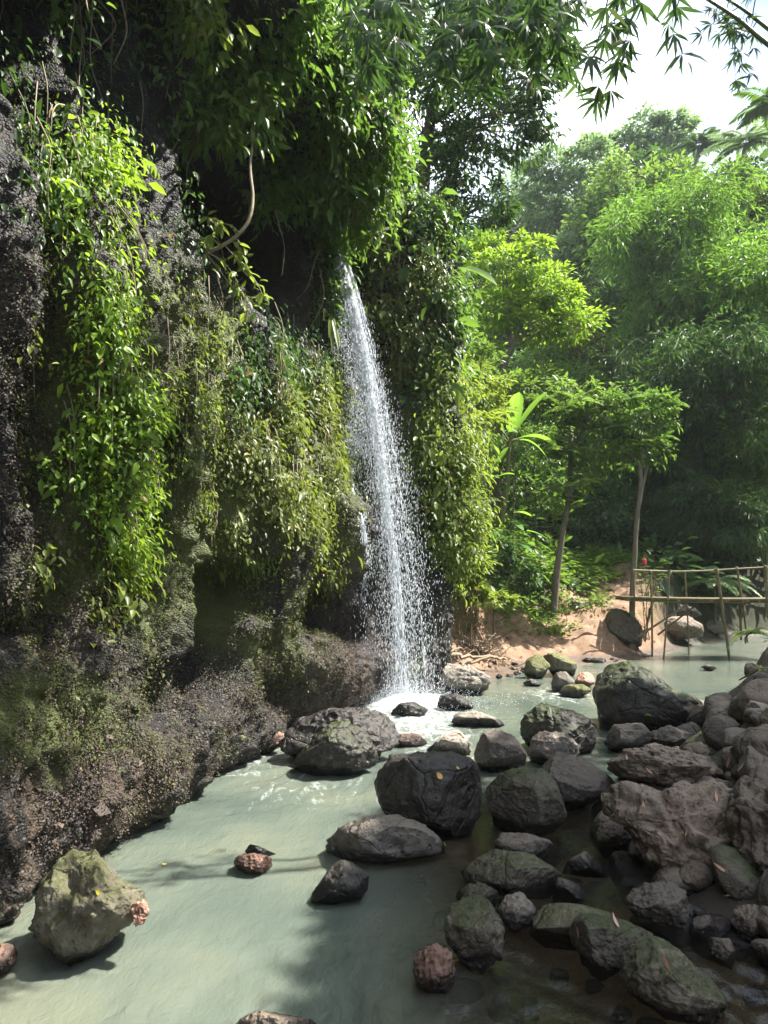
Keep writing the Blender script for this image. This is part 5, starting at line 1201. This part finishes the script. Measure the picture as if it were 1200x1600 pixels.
# --- bamboo of the right slope
def bamboo(name, label, base, nc, height, spread, lean, nl, L, mat, group='bamboo clumps on the right slope', blobs_=(), culm='bamboo_green', leafy=.35, r=.045):
    base = np.asarray(base, float); root = thing(name, base, label, 'bamboo', group)
    cu, fo = Buf(), Buf()
    for k in range(nc):
        a = rng.uniform(0, 6.283); dv = np.array((math.cos(a), math.sin(a), 0))*rng.uniform(.3, 1)*spread+np.asarray(lean, float)*rng.uniform(.6, 1.1)
        h = height*rng.uniform(.7, 1.08); b0 = base+np.array((math.cos(a), math.sin(a), 0))*rng.uniform(0, .7)
        c = curve([b0, b0+dv*.10+(0, 0, h*.4), b0+dv*.38+(0, 0, h*.78), b0+dv*.85+(0, 0, h*.97), b0+dv*1.35+(0, 0, h*.84)], 50)
        tube(cu, c, np.linspace(r, r*.15, 50), 6, rng.uniform(), cap=False)
        m = max(6, nl//nc//7)
        i = np.clip((leafy+(1-leafy)*rng.beta(1.6, 1.1, m))*49, 0, 49).astype(int)
        sp = rng.normal(0, 1, (m, 3))*np.array((.55, .55, .4))*(.5+.5*height/9)
        node = c[i]+sp+np.array((0, 0, -.25))
        N = np.repeat(node, 7, 0); q = len(N)
        fan = np.repeat(norm(sp+rng.normal(0, .3, (m, 3))+np.array((0, 0, -.35))), 7, 0)
        l = L*rng.lognormal(0, .25, q)
        leaves(fo, N+rng.normal(0, .13, (q, 3)), fan+rng.normal(0, .5, (q, 3))+np.array((0, 0, -.35)), np.array((0, 0, 1.))+rng.normal(0, .45, (q, 3)), l, l*.21, 'lo', np.repeat(rng.uniform(.05, .95, m), 7)+rng.normal(0, .12, q))
    for c, R in blobs_:
        crown(fo, c, R, int(nl*.3), L, .21, 46, 'lo', .6, .8, .1, .17, .6)
    cu.build('culms', M[culm], root); fo.build('foliage', M[mat], root)
    return root
bamboo('bamboo_clump', 'feathery bright bamboo arching at the right frame edge', at(1150, 34), 26, 10.5, 3.0, (-.9, -1.5, 0), 30000, .30, 'leaf_bamboo', blobs_=[blob(1120, 560, 33, 75, 60), blob(1160, 470, 33, 70, 55), blob(1085, 620, 33.5, 40, 60), blob(1175, 640, 32.5, 50, 60)])
bamboo('bamboo_clump', 'dim bamboo hanging low behind the bridge handrail', at(1110, 31), 24, 8, 2.6, (-.8, -2.0, 0), 20000, .26, 'leaf_deep', blobs_=[blob(1080, 800, 29, 60, 55), blob(1150, 810, 28, 60, 60), blob(1040, 740, 30, 40, 60)])
bamboo('bamboo_clump', 'tall mid green bamboo behind the thin forked tree', at(1050, 35), 24, 8.5, 2.4, (-.6, -1.5, 0), 24000, .28, 'leaf_bamboo', blobs_=[blob(1010, 560, 34, 55, 60), blob(1070, 480, 34, 55, 60), blob(1040, 660, 33, 45, 55)])
bamboo('bamboo_clump', 'bamboo plume drooping from the right edge at handrail height', at(1195, 30), 14, 7.5, 2.0, (-.6, -.6, 0), 13000, .25, 'leaf_mid', blobs_=[blob(1185, 760, 29.5, 40, 70)])
# --- trees of the opposite hillside
def htree(label, px, Y, top, bl, nl, L, mat, bark='bark', name='hillside_tree', group='trees on the opposite hillside', r0=.25, **k):
    g = at(px, Y); return tree(name, label, [g, (g+P(px, top, Y))/2+np.array((rng.normal(0, .2), 0, 0)), P(px, top, Y)], r0, r0*.35, bl, nl, L, mat, bark, group=group, **k)
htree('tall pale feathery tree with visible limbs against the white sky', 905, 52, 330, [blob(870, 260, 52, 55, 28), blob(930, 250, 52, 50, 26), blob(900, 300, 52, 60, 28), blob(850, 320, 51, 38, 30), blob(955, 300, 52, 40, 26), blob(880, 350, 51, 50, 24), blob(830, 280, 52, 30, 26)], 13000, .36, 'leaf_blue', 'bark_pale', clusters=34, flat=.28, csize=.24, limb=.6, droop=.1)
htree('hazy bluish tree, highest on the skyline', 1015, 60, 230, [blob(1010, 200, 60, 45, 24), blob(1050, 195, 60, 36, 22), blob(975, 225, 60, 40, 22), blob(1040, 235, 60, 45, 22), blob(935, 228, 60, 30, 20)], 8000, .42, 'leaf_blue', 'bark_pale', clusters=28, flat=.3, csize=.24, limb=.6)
htree('broad mid green tree below the skyline with rounded crown', 985, 46, 420, [blob(985, 290, 46, 55, 42), blob(940, 350, 46, 45, 40), blob(1010, 350, 45, 50, 45), blob(1050, 290, 46, 42, 38), blob(970, 410, 45, 50, 40)], 14000, .32, 'leaf_bright', clusters=40)
htree('dark tree with deep shaded underside in mid hillside', 950, 40, 560, [blob(950, 490, 40, 42, 40), blob(990, 460, 40, 45, 45), blob(930, 560, 39, 40, 45), blob(975, 560, 38, 45, 55), blob(1020, 520, 40, 34, 50)], 13000, .26, 'leaf_deep', clusters=40)
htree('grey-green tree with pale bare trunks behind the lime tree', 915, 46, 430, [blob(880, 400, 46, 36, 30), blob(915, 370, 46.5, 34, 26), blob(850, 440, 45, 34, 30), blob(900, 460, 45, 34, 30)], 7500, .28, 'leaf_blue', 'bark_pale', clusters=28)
htree('bright bushy tree under the coconut palm on the right skyline', 1130, 42, 380, [blob(1110, 330, 42, 50, 50), blob(1160, 300, 42, 50, 45), blob(1090, 400, 41, 40, 45), blob(1150, 390, 40, 50, 45), blob(1195, 350, 41, 40, 60)], 15000, .30, 'leaf_bright', clusters=42)
htree('rounded dark tree at the right edge above the feathery bamboo', 1190, 38, 460, [blob(1190, 430, 38, 50, 40), blob(1215, 380, 38, 50, 50), blob(1140, 450, 37, 40, 36)], 8500, .27, 'leaf_deep', clusters=30)
htree('olive tree low on the hillside behind the young leafy tree', 900, 36, 620, [blob(870, 530, 36, 45, 30), blob(900, 560, 35.5, 45, 36), blob(850, 600, 35, 36, 36)], 8000, .24, 'leaf_olive', clusters=32)
htree('thin dim tree peering between dark overhanging tree and lime tree', 715, 30, 380, [blob(720, 400, 30, 24, 26), blob(750, 380, 30.5, 24, 22), blob(700, 450, 29, 24, 30)], 3200, .20, 'leaf_mid', 'bark', clusters=20)
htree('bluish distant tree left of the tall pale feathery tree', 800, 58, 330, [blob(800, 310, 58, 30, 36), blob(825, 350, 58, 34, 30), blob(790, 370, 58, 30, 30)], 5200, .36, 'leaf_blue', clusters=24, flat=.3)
htree('dark tree filling the valley floor behind the forked tree', 1010, 37, 760, [blob(1010, 720, 35, 50, 50), blob(960, 680, 36, 40, 50), blob(1060, 700, 35, 40, 50)], 9000, .24, 'leaf_deep', clusters=34)
htree('shaggy dark tree behind the feathery bamboo', 1110, 36, 560, [blob(1090, 540, 36, 50, 55), blob(1150, 560, 36, 50, 55), blob(1050, 590, 36, 40, 50), blob(1190, 520, 35, 40, 55)], 12000, .26, 'leaf_deep', clusters=40)

# --- palms, fern, banana, elephant ear, ginger
def palm(name, label, base, top, nf, L, mat, ll, lw, r=.14, group=None, cat='palm', droop=.62, up=.55, nleaf=34, tmin=.0, dirs=None):
    root = thing(name, base, label, cat, group); q, f, rb = Buf(), Buf(), Buf()
    tube(q, curve([base, (np.asarray(base)+top)/2+rng.normal(0, .15, 3)*np.array((1, 1, 0)), top], 24), np.linspace(r, r*.7, 24), 8, .5)
    for k in range(nf):
        a = k*2.39996; e = rng.uniform(-.1, .6)
        dv = np.array((math.cos(a), math.sin(a), e*.5)) if dirs is None else np.array(dirs[k % len(dirs)], float)
        frond(f, rb, np.asarray(top), dv, L*rng.uniform(.8, 1.1), droop+rng.uniform(-.1, .15), nleaf, ll, lw, up*rng.uniform(.5, 1.2), rng.uniform(.3, .7))
    q.build('trunk', M['bark'], root); f.build('fronds', M[mat], root); rb.build('ribs', M['stem'], root)
    return root
palm('coconut_palm', 'small palm crown beside the hazy tree on the skyline', at(1090, 54), P(1092, 228, 54), 17, 2.4, 'leaf_deep', .55, .10)
palm('coconut_palm', 'large pale coconut palm at the right skyline', at(1150, 48), P(1165, 225, 48), 18, 2.7, 'leaf_blue', .6, .10)
palm('coconut_palm', 'dark palm fronds cut by right frame edge near the sky', at(1200, 40), P(1212, 165, 40), 16, 2.4, 'leaf_mid', .7, .11)
palm('tree_fern', 'tree fern with arching fronds above the cliff corner', P(672, 560, 17.2), P(678, 448, 17.0), 9, 1.05, 'leaf_bright', .16, .05, .07, cat='fern', droop=.62, up=.45, nleaf=40, dirs=[(1, -.2, .2), (1, -.5, .1), (.9, .2, .3), (.8, -.8, 0), (-.5, -.8, .1), (.3, -1, .1), (1, .0, 0), (.6, .8, .2), (-.8, .2, .2)])
palm('fern', 'fern fronds over the dark bank behind the bridge', at(1115, 26.8)+np.array((0, 0, .3)), at(1115, 26.8)+np.array((0, 0, 1.9)), 12, 1.5, 'leaf_blue', .30, .07, .05, cat='fern', droop=.75, nleaf=30)
palm('fern', 'fern plume low on the bank beside the yellow-green bush', P(735, 665, 18.9)-np.array((0, 0, .5)), P(735, 665, 18.9), 9, 1.3, 'leaf_lime', .22, .05, .04, cat='fern', droop=.6, nleaf=34)
palm('fern', 'little fern on the earthy mound by the bridge post', P(1165, 1005, 12.5), P(1172, 990, 12.5), 9, .38, 'leaf_bright', .09, .018, .012, cat='fern', droop=.7, nleaf=22)
def bigleaf(buf, a, dv, L, W, droop, tint, fold=.25, heart=False):
    dv = norm(np.asarray(dv, float)); k = 12; u = np.linspace(0, 1, k)
    c = a+dv*(u*L)[:, None]-np.array((0, 0, 1.))*(droop*L*u**2)[:, None]
    tg_ = norm(np.gradient(c, axis=0)); s = norm(np.cross(tg_, (0, 0, 1.))+1e-6); n = np.cross(s, tg_)
    w_ = W*.5*((np.sin(np.pi*np.clip(u*.93+.05, 0, 1))**.55) if not heart else np.clip(1.15-u, 0, 1)**.8*np.minimum(1, .55+u*4))
    w_[-1] = .004
    rg = (1+.06*np.sin(np.arange(k)*2.4))
    V = np.stack([c-s*(w_*rg)[:, None]+n*(fold*w_)[:, None], c-s*(w_*.5)[:, None]+n*(fold*.3*w_)[:, None], c, c+s*(w_*.5)[:, None]+n*(fold*.3*w_)[:, None], c+s*(w_*rg)[:, None]+n*(fold*w_)[:, None]], 1).reshape(-1, 3)
    buf.add(V, grid_faces(k, 5), tint)
M['leaf_banana'] = leaf_mat('leaf_banana', (.04, .12, .03), (.08, .19, .04), (.14, .26, .08), (.28, .50, .05), .48, .35, 4)
def banana(label, base, top, specs, r=.09):
    root = thing('banana_plant', base, label, 'banana plant', 'banana plants on the slope'); q, f = Buf(), Buf()
    tube(q, curve([base, (base+top)/2+np.array((.06, 0, 0)), top], 18), np.linspace(r, r*.55, 18), 9, .4)
    for dv, L, W, dr, ti in specs:
        e = top+norm(np.array(dv, float))*.28; tube(q, curve([top-np.array((0, 0, .2)), top+norm(np.array(dv, float))*.1, e], 8), np.linspace(.03, .018, 8), 6, .6)
        lf = Buf(); bigleaf(lf, e, dv, L, W, dr, ti); lf.build('leaf', M['leaf_banana'], root)
    q.build('stem', M['stem'], root)
banana('taller banana plant with broad glowing leaves on the slope', P(783, 815, 20.5), P(796, 690, 20.5), [((.55, -.2, .85), 1.55, .50, .15, .8), ((.1, -.5, .9), 1.25, .46, .12, .9), ((-1, -.2, .35), 1.75, .36, .25, .95), ((-.5, .2, .9), 1.3, .42, .2, .3), ((.9, .3, .35), 1.3, .36, .5, .15), ((1, -.3, .1), .7, .22, .8, .1), ((-.4, -.7, .2), .8, .25, .9, .3)])
banana('shorter banana plant with upright young leaves left of taller one', P(757, 830, 20.0), P(762, 755, 20.0), [((.45, -.3, .9), .9, .32, .12, .85), ((-.1, .1, 1), 1.0, .34, .1, .1), ((.8, .1, .5), .6, .2, .4, .3), ((-.8, -.2, .4), .6, .2, .5, .3), ((.2, -.9, .4), .5, .2, .5, .6)], .06)
ee = thing('elephant_ear', P(790, 880, 19.8), 'elephant ear plant with large glossy grey-green leaves', 'plant'); q = Buf()
for k, (px, py, dv, L) in enumerate(((775, 830, (-.3, -.8, -.1), .5), (800, 815, (.4, -.7, -.1), .55), (830, 830, (.9, -.4, -.1), .55), (815, 850, (.6, -.8, -.2), .45), (785, 855, (.1, -.9, -.2), .5), (845, 850, (1, -.3, -.2), .4), (770, 860, (-.6, -.6, -.2), .4), (810, 800, (.5, .2, .1), .5))):
    a = P(px, py, 19.8+rng.normal(0, .15)); b0 = np.array(ee.location)+rng.normal(0, .06, 3)
    tube(q, curve([b0, (a+b0)/2+np.array((0, 0, .1)), a], 12), np.linspace(.016, .009, 12), 5, .5, cap=False)
    lf = Buf(); bigleaf(lf, a-norm(np.array(dv))*.1, dv, L, L*.72, .35, rng.uniform(.1, .5), .12, True); lf.build('leaf', M['leaf_banana'], ee)
q.build('stalks', M['stem'], ee)
gi = thing('ginger_plant', at(1008, 22.6), 'red ginger in flower beside the left end of the bridge', 'flower'); q, f, fl = Buf(), Buf(), Buf()
for k, (px, py) in enumerate(((1008, 884), (1000, 868), (1040, 862), (1030, 880), (1022, 870), (993, 880))):
    t_ = P(px, py, 22.5+rng.normal(0, .15)); b0 = np.array(gi.location)+rng.normal(0, .12, 3)*np.array((1, 1, 0)); c = curve([b0, (b0+t_)/2+rng.normal(0, .04, 3), t_], 14); tube(q, c, np.linspace(.014, .008, 14), 5, .5)
    for j in range(9):
        a = c[3+j]; dv = np.array(((-1)**j*.8, rng.normal(0, .4), .45)); bigleaf(f, a, dv, .34, .075, .4, rng.uniform(.4, .9), .2)
c0 = P(1007, 879, 22.3)
for k in range(34):
    u = k/34; a = k*2.4; bigleaf(fl, c0+np.array((0, 0, .18*(u-.4))), (math.cos(a), math.sin(a), .9), .10*(1-.5*u), .05, .5, rng.uniform(), .3)
M['petal_red'] = leaf_mat('petal_red', (.45, .02, .04), (.6, .04, .07), (.7, .12, .16), (.6, .06, .08), .25)
q.build('stems', M['stem'], gi); f.build('foliage', M['leaf_bright'], gi); fl.build('flower', M['petal_red'], gi)
f2 = thing('ginger_plant', at(884, 21.9), 'tiny red flower head at the foot of the leaning trunk', 'flower'); q, fl = Buf(), Buf()
c0 = np.array(f2.location)+np.array((0, 0, .42)); tube(q, [np.array(f2.location), c0], .008, 5)
for k in range(16): bigleaf(fl, c0, (math.cos(k*2.4), math.sin(k*2.4), .6), .11, .05, .4, rng.uniform(), .3)
q.build('stem', M['stem'], f2); fl.build('flower', M['petal_red'], f2)

# --- small plants on the wall right of the fall: rosettes of paddle leaves
def rosette(label, px, py, Y, spec, L, mat, ti=.7, asp=.34):
    c = P(px, py, Y); root = thing('wall_plant', c, label, 'plant', 'paddle-leaved plants on the wall'); f, q = Buf(), Buf()
    for dv in spec: bigleaf(f, c, dv, L*rng.uniform(.8, 1.15), L*asp, .35, np.clip(ti+rng.normal(0, .15), 0, 1), .2)
    tube(q, [c+np.array((-.15, .35, -.2)), c+np.array((0, .1, -.03)), c], .012, 5)
    f.build('foliage', M[mat], root); q.build('stem', M['stem'], root)
rad_ = lambda n, e: [(math.cos(k*2.4+.5), math.sin(k*2.4+.5)*.8-.3, e+rng.normal(0, .15)) for k in range(n)]
rosette('upper left paddle-leaved rosette over the dark hollow by the fall', 640, 612, 15.2, rad_(7, .35), .24, 'leaf_bright')
rosette('upper right paddle-leaved rosette over the dark hollow by the fall', 663, 612, 15.4, rad_(7, .4), .22, 'leaf_bright')
rosette('lower paddle-leaved rosette over the dark hollow by the fall', 656, 648, 15.2, rad_(8, .2), .27, 'leaf_bright')
rosette('upper tuft of large pale drooping leaves under the tree fern', 670, 528, 15.6, [(.3*k-.9, -.6, -.75) for k in range(7)], .40, 'leaf_olive', .95, .36)
rosette('lower tuft of large pale drooping leaves under the tree fern', 668, 562, 15.6, [(.4*k-1, -.6, -.9) for k in range(6)], .34, 'leaf_olive', .95, .36)
rosette('long strap-leaved tuft left of the waterfall top', 517, 490, 13.4, [(.3, -.6, -1), (.1, -.4, -1.2), (.4, -.3, -1), (.0, -.7, -.9)], .55, 'leaf_lime', .7, .12)
rosette('drooping pale leaf tuft low on the cliff corner', 715, 880, 16.3, [(.35*k-.9, -.6, -.8) for k in range(7)], .36, 'leaf_olive', .9, .34)
rosette('single broad grey leaf tuft in the lime curtain', 176, 618, 7.6, [(.5, -.6, -.7), (-.2, -.6, -.8)], .16, 'leaf_blue', .9, .6)
rosette('broad grey leaf pair lower in the lime curtain', 205, 650, 7.7, [(.6, -.5, -.6), (.1, -.6, -.8), (-.5, -.5, -.5)], .16, 'leaf_blue', .95, .6)
# small seedlings on the mossy block
rosette('tiny bright seedling on the largest dark block', 1012, 1118, 11.4, rad_(6, .5), .07, 'leaf_lime', .9, .5)
rosette('tiny bright seedling on the earthy mound at right edge', 1190, 1045, 10.6, rad_(8, .5), .12, 'leaf_lime', .9, .3)

# ================================================================ bamboo arching overhead from the right bank
ob = thing('overhead_bamboo', (9.5, 8.0, 3), 'great bamboo arching overhead, its sprays drooping across the top of the sky', 'bamboo')
cu, fo = Buf(), Buf()
def spray(a, dv, n, L, tint):
    base = np.repeat(a[None], n, 0); fan = np.linspace(-1.15, 1.15, n)+rng.normal(0, .15, n)
    dv = norm(np.asarray(dv, float)); s = norm(np.cross(dv, np.array((.1, 1, .15)))+rng.normal(0, .25, 3))
    d = dv*np.cos(fan)[:, None]+s*np.sin(fan)[:, None]+rng.normal(0, .10, (n, 3))+np.array((0, 0, -.15))
    nor = np.cross(dv, s)+rng.normal(0, .35, (n, 3))
    l = L*rng.uniform(.7, 1.2, n)
    leaves(fo, base, d, nor, l, l*.15, 'blade', tint+rng.normal(0, .15, n))
def twig(pts, L=.2, dens=1., tint=.45):
    c = curve(pts, 30); tube(cu, c, np.linspace(.007, .002, 30), 4, .5, cap=False)
    ln = np.linalg.norm(np.diff(c, axis=0), axis=1).sum(); m = max(2, int(ln/.13*dens))
    for u in np.linspace(.25, 1, m):
        i = int(u*29); tg_ = norm(c[min(i+1, 29)]-c[max(i-1, 0)])
        spray(c[i]+rng.normal(0, .03, 3), tg_+rng.normal(0, .5, 3)+np.array((0, 0, -.5)), int(rng.integers(5, 9)), L, tint)
for pl, Y in ((((1005, -60), (990, 20), (968, 90), (940, 150)), 5.6), (((1080, -60), (1058, 10), (1050, 40), (1060, 85)), 5.8), (((915, -60), (900, 20), (885, 80), (905, 130)), 6.2), (((880, -60), (870, 30), (850, 90), (832, 120)), 6.6), (((1030, -60), (985, -5), (960, 30), (975, 75)), 6.0), (((960, -50), (945, 20), (930, 80), (928, 120)), 5.4), (((860, -60), (845, 10), (870, 60)), 6.0)):
    twig([P(x, y, Y+.08*i) for i, (x, y) in enumerate(pl)], .20, 1.0, .25)
for k in range(62):
    x = rng.uniform(560, 890); Y = rng.uniform(6.2, 9.5); y1 = rng.uniform(20, 150)-max(0, (x-800))*.3
    twig([P(x+rng.normal(40, 40), -90, Y+.3), P(x+rng.normal(10, 20), -20, Y+.1), P(x, y1*.5, Y), P(x+rng.normal(-10, 22), y1, Y)], .21, .9, rng.uniform(.2, .6))
# culms: rooted on the right bank, arching up and left over the stream, high above the frame
arches = []
for k in range(24):
    b0 = np.array((rng.uniform(9.6, 12.5), rng.uniform(3, 11), 0)); b0[2] = ground_z(b0[:1], b0[1:2])[0]
    h = rng.uniform(11.5, 14.5); e = np.array((rng.uniform(8.3, 10.5), b0[1]*.7+rng.uniform(-1.0, 3.0), 0))
    c = curve([b0, b0+(e-b0)*.06+(0, 0, h*.45), b0+(e-b0)*.35+(0, 0, h*.85), b0+(e-b0)*.72+(0, 0, h), e+(0, 0, h*.95)], 60)
    tube(cu, c, np.linspace(.05, .012, 60), 7, rng.uniform(), cap=False); arches.append(c)
# the culms seen crossing the top right corner
for (a, b_, Y, r) in (((1078, -22), (1222, 86), 7.6, .022), ((1100, -25), (1222, 62), 7.9, .018)):
    A, B = P(*a, Y), P(*b_, Y+.2); E = np.array((9.2, 8.6, 5.4))
    c = curve([P(990, -110, Y-.3), A, (A+B)/2+np.array((0, 0, .03)), B, B+(E-B)*.4+np.array((0, 0, -.2)), E], 70); tube(cu, c, np.linspace(.008, r*1.8, 70), 7, .2)
    for i in (22, 26, 30, 33, 36): twig([c[i], c[i]+rng.normal(0, .12, 3)+np.array((-.05, 0, -.06)), c[i]+rng.normal(0, .2, 3)+np.array((-.15, 0, -.25))], .15, .8, .3)
pts = np.concatenate([c[30:] for c in arches])
def shade_ok(q):
    gx_ = q[:, 0]-q[:, 2]*S.x/S.z; gy_ = q[:, 1]-q[:, 2]*S.y/S.z
    return (gx_ > np.interp(gy_, [0, 4.2, 8, 10, 12, 14], [-1.3, -.5, -.1, 1.5, 3.5, 4.8])) & (gy_ < 13.5) & (gy_ > 3.2)
n = 9000; node = pts[rng.integers(0, len(pts), n)]+rng.normal(0, 1, (n, 3))*np.array((1.0, 1.1, .6))
pxn, pyn = proj(node); keep = ((pxn > 1260) | (pyn < -70)) & (node[:, 2] > 8) & shade_ok(node); node = node[keep]; n = len(node)
N = np.repeat(node, 7, 0); g = rng.normal(0, 1, (len(N), 3)); l = .26*rng.lognormal(0, .25, len(N))
leaves(fo, N, g+np.array((0, 0, -.6)), np.array((0, 0, 1.))+rng.normal(0, .5, (len(N), 3)), l, l*.2, 'lo')
cu.build('culms', M['bamboo_green'], ob); fo.build('foliage', M['leaf_deep'], ob)
# broad crown standing on the right bank just outside the picture, whose shade lies over the rubble
tree('bank_tree', 'broad crowned tree on the right bank shading the rubble', [G(13.5, 8.0), (13.2, 7.8, 8), (12.2, 7.0, 12)], .35, .18,
     [((9.4, 6.3, 12.2), (1.5, 1.6, .8)), ((10.4, 9.1, 12.6), (1.7, 1.9, .9)), ((12.4, 11.9, 12.6), (2.0, 2.0, 1.0)), ((12.0, 6.7, 12.5), (1.7, 1.9, .9)), ((13.8, 9.4, 13.2), (2, 2, 1)), ((14.2, 13.5, 12.2), (1.5, 1.3, .8))],
     15000, .26, 'leaf_mid', clusters=30, flat=.4)
# ================================================================ air
t = NT('air')
pv = t.t.nodes.new('ShaderNodeVolumePrincipled'); pv.inputs['Color'].default_value = (.86, .93, 1, 1); pv.inputs['Density'].default_value = HAZE; pv.inputs['Anisotropy'].default_value = .2
t.t.links.new(pv.outputs[0], t.out.inputs['Volume'])
bx = np.array([(x, y, z) for x in (-420, 440) for y in (-420, 450) for z in (-2.2, 62.)], float)
mesh_obj('haze', bx, np.array([(0, 1, 3, 2), (4, 6, 7, 5), (0, 4, 5, 1), (2, 3, 7, 6), (0, 2, 6, 4), (1, 5, 7, 3)]), t.m, origin=(0, 0, 0), smooth=False, label='thin bluish air between the near rocks and far hillside', cat='haze', kind='stuff')
